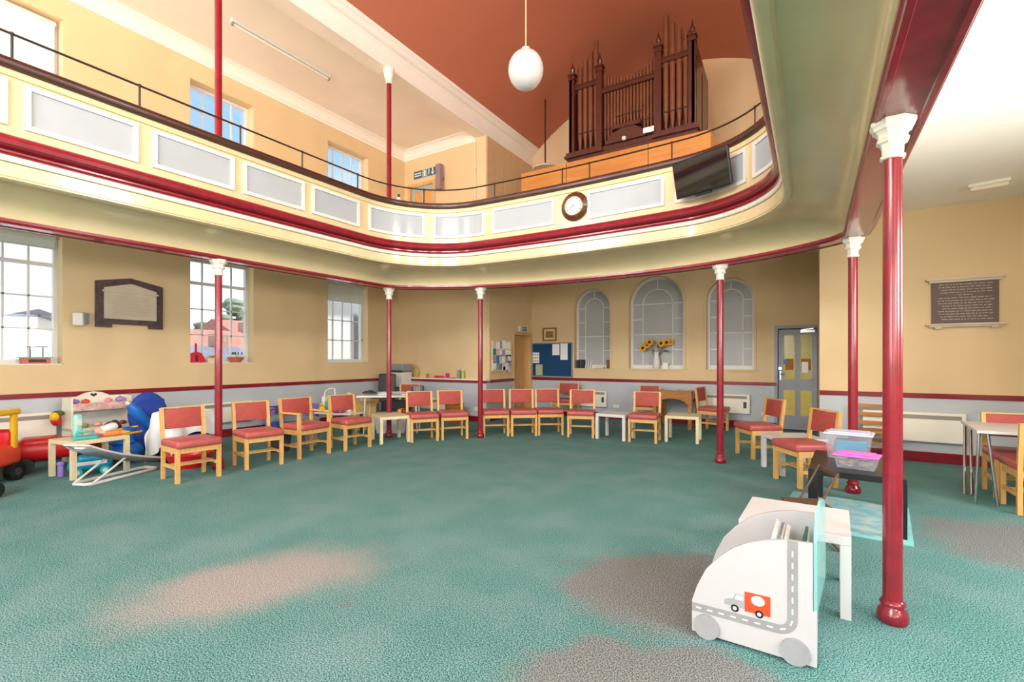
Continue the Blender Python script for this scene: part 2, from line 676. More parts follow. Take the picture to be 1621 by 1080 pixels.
def beam_prof(s):
    p = [(-3.75, 6.84), (-3.73, 6.67), (-3.42, 6.66), (-3.40, 6.69), (-3.39, 6.92), (-3.36, 6.955), (-3.36, 6.965), (-3.30, 6.985), (-3.26, 7.04), (-3.22, 7.06), (-3.20, 7.10), (-3.20, 7.14), (-3.75, 7.2)]
    return [(CX + s * a, z) for a, z in p]


struct('beam', prism(beam_prof(1), 'y', YB, 11.5), M_ceil, label='moulded off-white beam carried by the slim crimson upper posts')
struct('beam.001', prism(beam_prof(-1), 'y', YB, 11.5), M_ceil, label='moulded off-white beam above the tablet side')


def cove(d):
    return [(0, 6.58), (.02, 6.58), (.025, 6.61), (.06, 6.64), (.10, 6.70), (.15, 6.76), (.20, 6.785), (.21, 6.80), (0, 6.80)]


struct('trim_cornice_left', prism([(XL + a, z) for a, z in cove(1)], 'y', YB, YU), M_ceil, label='plaster cove cornice along the window wall')
struct('trim_cornice_hatch', prism([(YU - a, z) for a, z in cove(1)], 'x', XL, -6.80), M_ceil, label='plaster cove cornice over the gallery door')

# ---- under-gallery ceiling / gallery floor, following the bowed beam
BPT = [(-3.47, YB), (-3.47, 2.0), (-3.47, 5.0), (-3.47, 6.05), (-3.40, 6.27), (-3.1, 6.55), (-2.6, 6.86), (-2.0, 7.1), (-1.2, 7.27), (-.5, 7.33)]
BPT = BPT + [(0, 7.34)] + [(-x, y) for x, y in BPT[::-1]]


def floor_slab(z0, z1):
    parts = [box(XL, CX - 3.4, YB, YU + .1, z0, z1), box(CX + 3.4, XR, YB, YBR, z0, z1)]
    fr = [p for p in BPT if abs(p[0]) <= 3.41]
    for (a, ya), (b, yb) in zip(fr, fr[1:]):
        y2 = 11.1
        v = [(CX + a, ya, z0), (CX + b, yb, z0), (CX + b, y2, z0), (CX + a, y2, z0)]
        v += [(x, y, z1) for x, y, _ in v]
        parts.append((v, [(0, 1, 2, 3), (7, 6, 5, 4), (0, 4, 5, 1), (2, 6, 7, 3)]))
    return parts


struct('ceiling_under_gallery', floor_slab(3.49, 3.62), M_ceil, label='off-white ceiling under the gallery')
struct('floor_choir', box(-4.74, -1.37, 8.1, 11.5, 4.84, 4.95), M_oakd, label='raised oak choir platform under the organ')

# ------------------------------------------------------------------ the gallery
gal = thing('gallery', 'bowed cream gallery front with grey panels and crimson moulding', 'gallery', (CX, 0, 0))


def base_curve():
    r, cx, cy = 1.3, 1.55, 5.175
    h = []
    for i in range(13):
        h.append((-2.85, YB + (5.175 - YB) * i / 12))
    for i in range(1, 17):
        a = pi - (pi / 2 - .03) * i / 16
        h.append((-cx + r * cos(a), cy + r * sin(a)))
    x0, y0 = h[-1]
    for i in range(1, 13):
        x = x0 * (1 - i / 12)
        h.append((x, y0 + .055 * (1 - (x / x0) ** 2)))
    return h + [(-x, y) for x, y in h[-2::-1]]


BC = base_curve()
SL = [0]
for a, b in zip(BC, BC[1:]):
    SL.append(SL[-1] + hypot(b[0] - a[0], b[1] - a[1]))


def nrm(pts):
    out = []
    for i in range(len(pts)):
        a = pts[max(0, i - 1)]
        b = pts[min(len(pts) - 1, i + 1)]
        d = hypot(b[0] - a[0], b[1] - a[1])
        out.append((-(b[1] - a[1]) / d, (b[0] - a[0]) / d))
    return out


BN = nrm(BC)


def at_s(s):
    s = max(0, min(SL[-1] - 1e-6, s))
    for i in range(len(SL) - 1):
        if SL[i] <= s <= SL[i + 1]:
            t = (s - SL[i]) / (SL[i + 1] - SL[i])
            p = tuple(BC[i][k] * (1 - t) + BC[i + 1][k] * t for k in (0, 1))
            n = tuple(BN[i][k] * (1 - t) + BN[i + 1][k] * t for k in (0, 1))
            return p, n


def s_of(x, y):
    best = (9, 0)
    for i in range(0, 4000):
        s = SL[-1] * i / 4000
        p, n = at_s(s)
        d = hypot(p[0] - x, p[1] - y)
        if d < best[0]:
            best = (d, s)
    return best[1]


def sweep(pts, nn, prof, close=True):
    """prof of (offset outward, z)"""
    V, F = [], []
    m = len(prof)
    for (x, y), (a, b) in zip(pts, nn):
        for o, z in prof:
            V.append((x + a * o, y + b * o, z))
    for i in range(len(pts) - 1):
        for k in range(m if close else m - 1):
            l = (k + 1) % m
            F.append((i * m + k, i * m + l, (i + 1) * m + l, (i + 1) * m + k))
    return V, F


obj('gallery_front', [sweep(BC, BN, [(0, 3.35), (0, 3.872), (-.018, 3.876), (-.018, 3.892), (-.008, 3.896), (-.008, 3.95), (.12, 3.95), (.12, 3.35)])], M_cream, gal, True)
obj('handrail', sweep(BC, BN, [(-.02, 3.935), (-.055, 3.955), (-.065, 3.985), (-.055, 4.015), (-.02, 4.035), (.13, 4.035), (.15, 4.0), (.13, 3.945)]), M_rail, gal, True)
obj('crimson_moulding', sweep(BC, BN, [(.06, 3.36), (-.03, 3.36), (-.055, 3.352), (-.085, 3.328), (-.098, 3.297), (-.088, 3.262), (-.06, 3.243), (-.03, 3.238), (-.012, 3.228), (-.012, 3.212), (-.035, 3.196), (-.045, 3.182), (.06, 3.182)]), M_crim, gal, True)
obj('white_band', sweep(BC, BN, [(.06, 3.185), (-.022, 3.185), (-.034, 3.168), (-.034, 3.142), (-.022, 3.128), (.06, 3.128)]), M_band, gal, True)
obj('fascia', sweep(BC, BN, [(.08, 3.122), (-.008, 3.122), (-.008, 3.006), (.0, 2.998), (.0, 2.986), (.018, 2.975), (.06, 2.975), (.08, 3.0)]), M_cream, gal, True)


def resample(pts, n):
    s = [0]
    for a, b in zip(pts, pts[1:]):
        s.append(s[-1] + hypot(b[0] - a[0], b[1] - a[1]))
    out = []
    for i in range(n):
        t = s[-1] * i / (n - 1)
        k = 0
        while k < len(s) - 2 and s[k + 1] < t:
            k += 1
        u = (t - s[k]) / (s[k + 1] - s[k])
        out.append(tuple(pts[k][j] * (1 - u) + pts[k + 1][j] * u for j in (0, 1)))
    return out


def smooth_pts(p):
    """Catmull-Rom through the beam points"""
    out = []
    for i in range(len(p) - 1):
        p0, p1, p2, p3 = p[max(0, i - 1)], p[i], p[i + 1], p[min(len(p) - 1, i + 2)]
        for k in range(6):
            t = k / 6
            out.append(tuple(.5 * (2 * p1[j] + (p2[j] - p0[j]) * t + (2 * p0[j] - 5 * p1[j] + 4 * p2[j] - p3[j]) * t * t + (3 * p1[j] - p0[j] - 3 * p2[j] + p3[j]) * t ** 3) for j in (0, 1)))
    return out + [p[-1]]


BM = resample(smooth_pts(BPT), 110)
BMN = nrm(BM)
obj('column_beam', [sweep(BM, BMN, [(-.128, 2.74), (-.128, 2.712), (-.118, 2.705), (-.112, 2.69), (-.085, 2.69), (-.08, 2.698), (.08, 2.698), (.085, 2.69), (.112, 2.69), (.118, 2.705), (.128, 2.712), (.128, 2.74)])], M_crimdark, gal, True)
obj('beam_casing', [sweep(BM, BMN, [(.09, 2.73), (.12, 2.73), (.12, 3.5), (.09, 3.5)])], M_ceil, gal, True)


def soffit():
    """glossy cove between fascia and column beam"""
    # pair every sample of the base curve with the sample of the beam at the same fraction of side / bow
    def split(pts, y0):
        i = next(k for k, p in enumerate(pts) if p[1] > y0)
        j = len(pts) - i
        return pts[:i], pts[i:j], pts[j:]
    A = [((x + a * .05), (y + b * .05)) for (x, y), (a, b) in zip(BC, BN)]
    B = [((x - a * .11), (y - b * .11)) for (x, y), (a, b) in zip(BM, BMN)]
    As, Bs = split(A, 4.6), split(B, 5.0)
    V, F = [], []
    PA, PB = [], []
    for k, n in ((0, 10), (1, 70), (2, 10)):
        PA += resample(As[k], n)
        PB += resample(Bs[k], n)
    m = 11
    for a, b in zip(PA, PB):
        for i in range(m):
            t = i / (m - 1)
            h = sin(t * pi / 2)
            V.append((a[0] + (b[0] - a[0]) * h, a[1] + (b[1] - a[1]) * h, 3.005 - .28 * (1 - cos(t * pi / 2)) ** .9))
    for i in range(len(PA) - 1):
        for k in range(m - 1):
            F.append((i * m + k, i * m + k + 1, (i + 1) * m + k + 1, (i + 1) * m + k))
    return V, F


obj('soffit_cove', soffit(), M_soffit, gal, True)

PAN = [((-2.85, a), (-2.85, b)) for a, b in ((.40, 1.25), (1.36, 2.21), (2.33, 3.18), (3.29, 4.13), (4.24, 5.08))]
PAN += [((-2.84, 5.26), (-2.43, 6.1)), ((-2.34, 6.2), (-1.47, 6.48)), ((-1.33, 6.5), (-.22, 6.53)), ((.31, 6.53), (1.42, 6.5)), ((1.56, 6.48), (2.42, 6.1)), ((2.50, 6.03), (2.84, 5.26))]
PAN += [((2.85, b), (2.85, a)) for a, b in ((4.24, 5.08), (3.29, 4.13), (2.33, 3.18), (1.36, 2.21))]
Z0, Z1 = 3.445, 3.845
for a, b in PAN:
    s0, s1 = s_of(*a), s_of(*b)

    def strip(sa, sb, za, zb, o0, o1, n=12):
        P = [at_s(sa + (sb - sa) * i / n) for i in range(n + 1)]
        V, F = sweep([p for p, _ in P], [q for _, q in P], [(o0, za), (o1, za), (o1, zb), (o0, zb)])
        e = n * 4
        return V, F + [(3, 2, 1, 0), (e, e + 1, e + 2, e + 3)]
    pn = obj('panel', strip(s0 + .04, s1 - .04, Z0 + .04, Z1 - .04, .004, -.006), M_panel, gal, True)
    fw = .042
    obj('panel_frame', [strip(s0, s1, Z0, Z0 + fw, .004, -.022), strip(s0, s1, Z1 - fw, Z1, .004, -.022), strip(s0, s0 + fw, Z0 + .03, Z1 - .03, .004, -.0225, 2), strip(s1 - fw, s1, Z0 + .03, Z1 - .03, .004, -.0225, 2)], M_white, pn)
gp = [(x + a * .05, y + b * .05, 4.275) for (x, y), (a, b) in zip(BC, BN)]
obj('guard_rail', tube(gp, .011, 6), M_iron, gal, True)
POST = [(-2.85, y) for y in (.30, 1.29, 2.24, 3.29, 4.14, 5.09)] + [(-2.4, 6.05), (-1.32, 6.45), (-.12, 6.5), (.32, 6.5), (1.5, 6.48), (2.46, 6.05), (2.85, 5.0)]
for p in POST:
    q, n = at_s(s_of(*p))
    x, y = q[0] + n[0] * .05, q[1] + n[1] * .05
    obj('guard_post', [tube([(x, y, 4.03), (x, y, 4.275)], .011, 6), sph((x, y, 4.277), .018, 8, 5), lathe([(.03, 4.03), (.03, 4.04), (.012, 4.05)], 8, (x, y, 0))], M_iron, gal, True)

# ------------------------------------------------------------------ columns
COLS = [((.371, 3.303), 'glossy crimson column beside the white low table and car bookcase'),
        ((.371, 6.265), 'crimson column behind the black table and storage boxes'),
        ((-1.062, 7.10), 'crimson column in front of the third arched window, by two chairs'),
        ((-5.076, 7.10), 'crimson column standing before the papered pinboard wall'),
        ((-6.509, 6.265), 'crimson column behind the pale birch low table and grey tub'),
        ((-6.509, 3.303), 'crimson column in front of the second window, behind first chairs')]
cb = [(.078, 0), (.088, .012), (.09, .04), (.082, .065), (.066, .08), (.062, .09), (.072, .096), (.074, .105), (.068, .114), (.057, .122), (.055, .14)]
capp = [(.060, 2.495), (.072, 2.50), (.074, 2.512), (.062, 2.52), (.064, 2.56), (.072, 2.578), (.092, 2.585), (.096, 2.60), (.086, 2.606), (.088, 2.63), (.104, 2.645), (.118, 2.65), (.122, 2.668), (.134, 2.676), (.136, 2.697)]
cb = [(r * .80, z) for r, z in cb]
capp = [(.05 + (r - .062) * .76, z) for r, z in capp]
proto = None
for (x, y), lab in COLS:
    if proto is None:
        proto = thing('column', lab, 'column', (x, y, 0), 0, 'crimson columns carrying the gallery')
        obj('base', lathe(cb, 24), M_crim, proto, True)
        obj('shaft', lathe([(.0455, .10), (.0445, 1.0), (.0425, 2.50)], 24), M_crim, proto, True)
        obj('capital', lathe(capp, 8, rot=pi / 8), M_band, proto)
    else:
        dup(proto, (x, y, 0), 0, lab)
up = None
for (x, y), lab in (((-6.509, 6.265), 'slim dark crimson post on the gallery, plain cream capital under the beam'), ((-6.509, 3.303), 'slim dark crimson post on the gallery crossing the upper sash window')):
    if up is None:
        up = thing('gallery_post', lab, 'column', (x, y, 3.62), 0, 'slim posts on the gallery')
        obj('shaft', lathe([(.06, 0), (.06, .06), (.045, .08), (.043, 2.80)], 16), M_crimdark, up, True)
        obj('capital', lathe([(.05, 2.78), (.06, 2.80), (.06, 2.84), (.085, 2.90), (.09, 2.96), (.10, 2.97), (.10, 3.05)], 12), M_band, up)
    else:
        dup(up, (x, y, 3.62), 0, lab)

# ------------------------------------------------------------------ windows
wn = 0


def sash(y0, y1, z0, z1, cols, zb, x=-9.33, light=False):
    """sash window set in the left wall; zb = heights of the horizontal bars (first = meeting rail)"""
    global wn
    wn += 1
    t = sempty('window_%d' % wn, (x, 0, 0))
    f = .055
    obj('window_frame', [box(-.04, .04, y0, y0 + f, z0, z1), box(-.04, .04, y1 - f, y1, z0, z1), box(-.04, .04, y0 + f, y1 - f, z0, z0 + f + .02), box(-.04, .04, y0 + f, y1 - f, z1 - f, z1)], M_white, t)
    obj('window_sill', box(.0, .235, y0, y1, z0 - .005, z0 + .012), M_white, t)
    ys = [y0 + f + (y1 - y0 - 2 * f) * i / cols for i in range(cols + 1)]
    zs = sorted([z0 + f + .02, z1 - f] + list(zb))
    for y in ys[1:-1]:
        obj('glazing_bar', box(-.018, .018, y - .011, y + .011, zs[0], zs[-1]), M_white, t)
    for z in zb:
        h = .026 if z == zb[0] else .011
        obj('glazing_bar', box(-.03 if h > .02 else -.018, .03 if h > .02 else .018, ys[0], ys[-1], z - h, z + h), M_white, t)
    me = None
    for a, b in zip(ys, ys[1:]):
        for c, d in zip(zs, zs[1:]):
            obj('pane', box(-.003, .003, a, b, c, d), M_glass, t)
    return t


for a, b in LW[1:]:
    sash(a, b, 1.34, 3.2, 4, (2.77, 2.31, 1.85))
for a, b in LW[1:]:
    sash(a, b, 4.55, 6.27, 4, (5.45, 5.0, 5.86))
# window reveals in the wall paint
for i, (a, b) in enumerate(LW[1:]):
    for z0, z1 in ((1.34, 3.2), (4.55, 6.27)):
        r = struct('trim_reveal_%d' % (i * 2 + (z0 > 4) + 1), [box(-9.29, -9.095, a - .001, a + .012, z0, z1), box(-9.29, -9.095, b - .012, b + .001, z0, z1), box(-9.29, -9.095, a, b, z1 - .012, z1 + .001)], M_wall)

for (y0, y1, z0, z1), lab in (((1.42, 2.43, 2.98, 3.19), 'white roller blind rolled up at the head of the window with boat toy'),
                              ((6.97, 8.03, 2.73, 3.19), 'white roller blind lowered a little over the pipe-view window'),
                              ((1.42, 2.43, 5.35, 6.25), 'white roller blind half down in the upper gallery window')):
    t = thing('roller_blind', lab, 'blind', (-9.2, y0, z0))
    h = z1 - z0
    obj('cassette', tube([(0, 0, h - .05), (0, y1 - y0, h - .05)], .035, 10), M_white, t, True)
    obj('fabric', box(-.002, .002, .01, y1 - y0 - .01, .015, h - .05), M_cloth, t)
    obj('bottom_bar', box(-.008, .008, 0, y1 - y0, 0, .02), M_white, t)


def arch_window(cx, r, zs, zt, n):
    t = sempty('window_arched_%d' % n, (cx, YF + .17, 0))
    zc = zt - r
    fr = .06
    N = 20

    def ring(ro, ri, z_low, y0, y1, full=True):
        o = [(ro * cos(pi * i / N), zc + ro * sin(pi * i / N)) for i in range(N + 1)]
        q = [(ri * cos(pi * i / N), zc + ri * sin(pi * i / N)) for i in range(N + 1)]
        V, F = [], []
        if full:
            o = [(ro, z_low)] + o + [(-ro, z_low)]
            q = [(ri, z_low)] + q + [(-ri, z_low)]
        m = len(o)
        for y in (y0, y1):
            V += [(a, y, b) for a, b in o] + [(a, y, b) for a, b in q]
        for i in range(m - 1):
            F += [(i, i + 1, m + i + 1, m + i), (2 * m + i, 3 * m + i, 3 * m + i + 1, 2 * m + i + 1), (i, 2 * m + i, 2 * m + i + 1, i + 1), (m + i, m + i + 1, 3 * m + i + 1, 3 * m + i)]
        return V, F
    obj('window_frame', [ring(r, r - fr, zs, -.03, .03), box(-r, r, -.035, .03, zs, zs + .09)], M_white, t)
    ri = r - fr
    w2 = ri * .58 if n != 2 else ri * .60
    b = .011
    zl, zm = zs + .09, zc
    H = zm - zl
    bars = [box(-w2 - b, -w2 + b, -.015, .01, zl, zm), box(w2 - b, w2 + b, -.015, .01, zl, zm)]
    rows = [zl + H * k for k in (.25, .5, .75)] + [zm]
    for k, z in enumerate(rows):
        wide = (k == 1) or (n == 2 and k == 3)
        if wide:
            bars.append(box(-ri, ri, -.015, .01, z - b, z + b))
        else:
            bars += [box(-ri, -w2, -.015, .01, z - b, z + b), box(w2, ri, -.015, .01, z - b, z + b)]
    bars.append(ring(w2 + b, w2 - b, 0, -.015, .01, False))
    for a in (pi / 2,) if n == 2 else (pi / 2,):
        bars.append(bar((w2 * cos(a), -.003, zc + w2 * sin(a)), (ri * cos(a), -.003, zc + ri * sin(a)), 2 * b))
    for q in bars:
        obj('glazing_bar', q, M_white, t)
    rr = [zl] + rows
    for c, d in zip(rr, rr[1:]):
        obj('pane', box(-ri, -w2, .004, .012, c, d), M_frost, t)
        obj('pane', box(w2, ri, .004, .012, c, d), M_frost, t)
    for c, d in ((rr[0], rr[2]), (rr[2], rr[4])):
        obj('pane', box(-w2, w2, .004, .012, c, d), M_frost, t)
    hp = [(w2 * cos(pi * i / N), zc + w2 * sin(pi * i / N)) for i in range(N + 1)]
    obj('pane', prism(hp, 'y', .004, .012), M_frost, t)
    for s in (1, -1):
        o = [(s * ri * cos(pi / 2 * i / 10), zc + ri * sin(pi / 2 * i / 10)) for i in range(11)]
        q = [(s * w2 * cos(pi / 2 * i / 10), zc + w2 * sin(pi / 2 * i / 10)) for i in range(11)]
        V, F = [], []
        for y in (.004, .012):
            V += [(a, y, z) for a, z in o + q]
        for i in range(10):
            F += [(i, i + 1, 12 + i, 11 + i), (22 + i, 33 + i, 34 + i, 23 + i)]
        obj('pane', (V, F), M_frost, t)
    # raised plaster architrave on the wall face
    V, F = ring(r + .035, r - .004, zs, 0, .02)
    tr = struct('trim_arch_%d' % n, ([(x + cx, YF - y, z) for x, y, z in V], F), M_wall)
    sl = struct('trim_sill_%d' % n, box(cx - r - .05, cx + r + .05, YF - .03, YF + .15, zs - .03, zs + .004), M_wall)


for i, a in enumerate(ARCH):
    arch_window(*a, i + 1)

# ------------------------------------------------------------------ doors
M_doorgrey = mat('door_grey_paint', (150, 156, 166), .45, .05, 4)
M_dooryel = mat('door_yellow_paint', (214, 192, 96), .5, .06, 6)
M_cork = mat('cork_brown', (170, 112, 46), .8, .1, 20)
d = sempty('door_1', (-.57, YF + .06, 0), 'grey panelled door with yellow lower panels and glazed upper panels')
W, Hh = .66, 2.0
st = [box(0, W, 0, .045, .02, .30), box(0, .09, 0, .045, .30, Hh), box(W - .09, W, 0, .045, .30, Hh), box(.285, .375, 0, .045, .30, .80), box(.285, .375, 0, .045, 1.02, 1.90), box(.09, W - .09, 0, .045, .80, 1.02), box(.09, W - .09, 0, .045, 1.90, Hh)]
obj('door_leaf', st, M_doorgrey, d)
for a, b in ((.09, .285), (.375, .57)):
    obj('lower_panel', box(a, b, .012, .035, .30, .80), M_dooryel, d)
    gp_ = obj('glazed_panel', box(a, b, .018, .03, 1.02, 1.90), mat('door_glass', (196, 186, 112), .15, .06, 3), d)
    obj('glazing_bead', [box(a, a + .014, .006, .02, 1.02, 1.90), box(b - .014, b, .006, .02, 1.02, 1.90), box(a, b, .006, .02, 1.02, 1.034), box(a, b, .006, .02, 1.886, 1.90)], M_dooryel, gp_)
obj('notice_card', box(.12, .26, .008, .017, 1.20, 1.42), M_cork, d)
obj('notice_card', box(.38, .56, .008, .017, 1.20, 1.42), M_cork, d)
obj('notice_sheet', box(.40, .51, .002, .008, 1.15, 1.36), M_paper, d)
obj('blue_flower_sticker', [disc((.105 + .03 * cos(k * 1.257), .008, 1.36 + .03 * sin(k * 1.257)), .024, 'y', .006, 10) for k in range(5)], mat('blue_sticker', (70, 140, 214), .5), d)
obj('door_handle', [box(.02, .05, -.012, 0, 1.00, 1.18), tube([(.035, -.01, 1.12), (.035, -.05, 1.12), (.11, -.05, 1.115)], .009, 8), disc((.035, -.012, 1.03), .012, 'y', .01, 10), box(.0, .06, -.01, 0, 1.20, 1.26)], M_chrome, d)
obj('door_closer', [box(.38, .62, -.05, 0, 1.935, 1.985), bar((.40, -.03, 1.99), (.60, -.06, 2.01), .015)], M_chrome, d)
struct('trim_door_1', [box(-.64, -.58, YF - .02, YF + .2, 0, 2.08), box(-.58, XBR, YF - .02, YF + .2, 2.02, 2.08)], M_doorgrey)

d = sempty('door_2', (XBL - .02, 10.13, 0), 'light oak door in a deep frame in the return wall')
obj('door_leaf', box(-.20, -.155, .36, .784, .005, 2.014), M_doorwood, d)
obj('door_frame', [box(-.24, .045, -.06, .012, 0, 2.09), box(-.24, .045, .785, .86, 0, 2.09), box(-.24, .045, .012, .785, 2.015, 2.09)], M_doorwood, d)
obj('door_lining', [box(-.6, -.58, -.06, .9, 0, 2.1), box(-.58, -.25, .86, .9, 0, 2.1), box(-.58, -.25, -.06, -.02, 0, 2.1), box(-.58, -.25, -.02, .86, 2.07, 2.1)], M_wall, d)
obj('hinge', [box(-.06, -.03, .01, .03, z, z + .1) for z in (.25, 1.0, 1.7)], M_iron, d)

d = sempty('door_3', (-8.905, YU + .06, 3.70), 'pale blue gallery door with amber panes in a wooden frame')
M_dblue = mat('door_pale_blue', (170, 186, 190), .45)
M_amber = mat('amber_glass', (226, 160, 84), .2)
obj('door_leaf', [box(.04, .92, 0, .05, 0, .8), box(.04, .15, 0, .05, .8, 2.16), box(.81, .92, 0, .05, .8, 2.16), box(.43, .53, 0, .05, .8, 2.04), box(.15, .81, 0, .05, 2.04, 2.16)], M_dblue, d)
obj('pane', box(.15, .43, .015, .03, .8, 2.04), M_amber, d)
obj('pane', box(.53, .81, .015, .03, .8, 2.04), M_amber, d)
obj('door_frame', [box(-.06, .03, -.08, .1, 0, 2.24), box(.93, 1.02, -.08, .1, 0, 2.24), box(.03, .93, -.08, .1, 2.17, 2.24)], M_doorwood, d)

d.scale = (.855, 1, 1)
# corner block ledge, with an added panel shaped after a patch of light
struct('trim_hatch_ledge', box(-8.72, XBL + .02, YBL - .17, YBL, ZD + .0, ZD + .045), M_band, label='cream ledge below the added panel')
struct('trim_hatch_front', box(-8.72, XBL + .02, YBL - .15, YBL, 0, ZD - .03), M_dado)
struct('trim_hatch_rail', box(-8.72, XBL + .03, YBL - .175, YBL - .15, ZD - .045, ZD + .012), M_crim)
struct('trim_hatch_skirting', box(-8.72, XBL + .02, YBL - .17, YBL - .15, 0, .12), M_crim)
h = sempty('trim_light_patch', label='added panel shaped after a patch of light, painted like the wall')
obj('light_patch_panel', [box(-8.45, XBL - .06, YBL - .02, YBL, ZD + .045, 2.95)], M_wall, h)

# oak panelling and pipe on the upper corner return
wp = sempty('trim_upper_panelling', label='pale oak boarding on the upper corner return')
for i in range(6):
    a = YU + .03 + i * .36
    obj('board', box(XU, XU + .018, a, a + .352, 3.65, 6.66), wood('pale_oak_boards', (214, 186, 146), (200, 168, 124), .5), wp)
pp = thing('conduit_pipe', 'thin cream conduit running up the upper corner wall', 'pipe', (-6.775, YU - .03, 3.62))
obj('pipe', tube([(0, 0, 0), (0, 0, 2.95)], .014, 8), M_wallpale, pp, True)
obj('junction_box', cbox(0, 0, 2.35, .07, .05, .09), M_wallpale, pp)
pr = thing('wall_pipe', 'horizontal pipe run on the end wall beside the organ', 'pipe', (-1.75, 11.46, 6.15))
obj('pipe', tube([(0, 0, 0), (1.6, 0, .0)], .014, 8), M_wall, pr, True)
obj('clip', [cbox(x, .02, 0, .03, .06, .05) for x in (.3, .8, 1.3)], M_wall, pr)

# ------------------------------------------------------------------ signs, tablets, boards
M_sign = mat('sign_teal', (52, 104, 116), .4)
s = thing('exit_sign', 'small teal and white exit sign over the light oak door', 'sign', (XBL + .03, 10.52, 2.11))
obj('plate', box(-.03, .03, -.2, .2, 0, .13), M_white, s)
obj('pictogram_field', box(.03, .034, -.12, .12, .015, .115), M_sign, s)
obj('pictogram', [box(.034, .037, -.10, -.06, .04, .095), cbox(.035, -.02, .06, .003, .018, .06), disc((.035, -.02, .1), .01, 'x', .003, 10), cbox(.035, .04, .065, .003, .06, .012), cbox(.035, .075, .065, .003, .03, .03)], M_white, s)

s = thing('exit_sign', 'fire exit sign with arrow above the pale blue gallery door', 'sign', (-8.76, YU - .012, 6.04))
obj('plate', box(0, .75, 0, .012, 0, .22), M_white, s)
for a, b in ((.01, .30), (.32, .44), (.46, .74)):
    obj('pictogram_field', box(a, b, -.003, 0, .01, .21), M_sign, s)
obj('lettering', [box(.04, .27, -.006, -.003, .07, .10), box(.04, .27, -.006, -.003, .13, .16)], M_white, s)
obj('running_figure', [disc((.52, -.0045, .18), .018, 'y', .003, 10), cbox(.525, -.0045, .12, .03, .003, .08, ry=.3), bar((.52, -.0045, .09), (.49, -.0045, .03), .016, .003), bar((.53, -.0045, .09), (.56, -.0045, .03), .016, .003), cbox(.38, -.0045, .11, .07, .003, .16)], M_white, s)
obj('arrow', [box(.63, .67, -.006, -.003, .09, .2), prism([(.59, .1), (.65, .025), (.71, .1)], 'y', -.006, -.003)], M_white, s)

s = thing('loudspeaker', 'tall narrow grey column loudspeaker on the wall by the gallery door', 'speaker', (-7.79, YU - .14, 5.60))
obj('cabinet', rbox(.0, 0, .3, .15, .12, .62, .012, 2), mat('speaker_grey', (146, 124, 128), .6), s)
obj('bracket', box(-.02, .02, .05, .14, .25, .33), M_iron, s)

s = thing('wall_speaker', 'small white wedge speaker on the wall next to the memorial tablet', 'speaker', (XL, 2.66, 1.92))
obj('cabinet', rbox(.11, -.03, .08, .16, .12, .19, .02, 3, rz=R(-25), ry=R(8)), M_white, s, True)
obj('bracket', cbox(.03, .05, .09, .07, .1, .16), M_grey, s)

s = thing('memorial_tablet', 'white marble tablet in a pedimented dark mottled stone surround', 'plaque', (XL + .001, 2.842, 1.9))
M_stone = mat('dark_veined_marble', (92, 70, 72), .35, scale=16, rgb2=(62, 44, 46))
M_marb = mat('white_marble', (206, 190, 170), .5, .05, 5)
ow, oh, op = .88, .69, .78
obj('surround', [prism([(0, .05), (0, oh), (ow / 2, op), (ow, oh), (ow, .05), (.69, .05), (.69, .0), (.88, 0), (.88, .05)][:6], 'x', 0, .035), box(0, .035, 0, .2, 0, .055), box(0, .035, .68, .88, 0, .055)], M_stone, s)
obj('slab', prism([(.1, .13), (.1, .60), (ow / 2, .69), (.78, .60), (.78, .13)], 'x', .03, .055), M_marb, s)
obj('cornice_strip', box(.05, .075, .075, .805, .535, .56), M_marb, s)
ins = obj('inscription', [box(.055, .0565, .19 + .02 * (k % 3), .69 - .03 * (k % 2), .2 + .028 * k, .206 + .028 * k) for k in range(11)], mat('worn_lettering', (176, 158, 140), .6), s)
ins['kind'] = 'stuff'

s = thing('dark_tablet', 'dark slate inscribed tablet with cream moulded shelves above the radiator', 'plaque', (1.36, YBR, 1.86))
obj('slab', box(.035, .70, -.035, 0, .035, .60), mat('brown_slate', (92, 72, 66), .5, .06, 6), s)
obj('top_moulding', [box(-.03, .765, -.09, 0, .62, .645), box(0, .735, -.06, 0, .59, .62)], M_marb, s)
obj('bottom_shelf', [box(-.03, .765, -.09, 0, .012, .035), box(.0, .735, -.06, 0, -.01, .012)], M_marb, s)
for x in (.06, .62):
    obj('bracket', box(x, x + .07, -.07, 0, -.035, -.01), M_marb, s)
rows = []
for k in range(14):
    x = .09 + .06 * random.random()
    if k in (4,):
        x += .2
    while x < (.64 if k != 4 else .45) - .05 * random.random():
        l = .015 + .05 * random.random()
        rows.append(box(x, min(x + l, .66), -.0375, -.035, .555 - k * .036, .563 - k * .036))
        x += l + .012
ins = obj('inscription', rows, mat('gilt_lettering', (190, 170, 150), .5), s)
ins['kind'] = 'stuff'

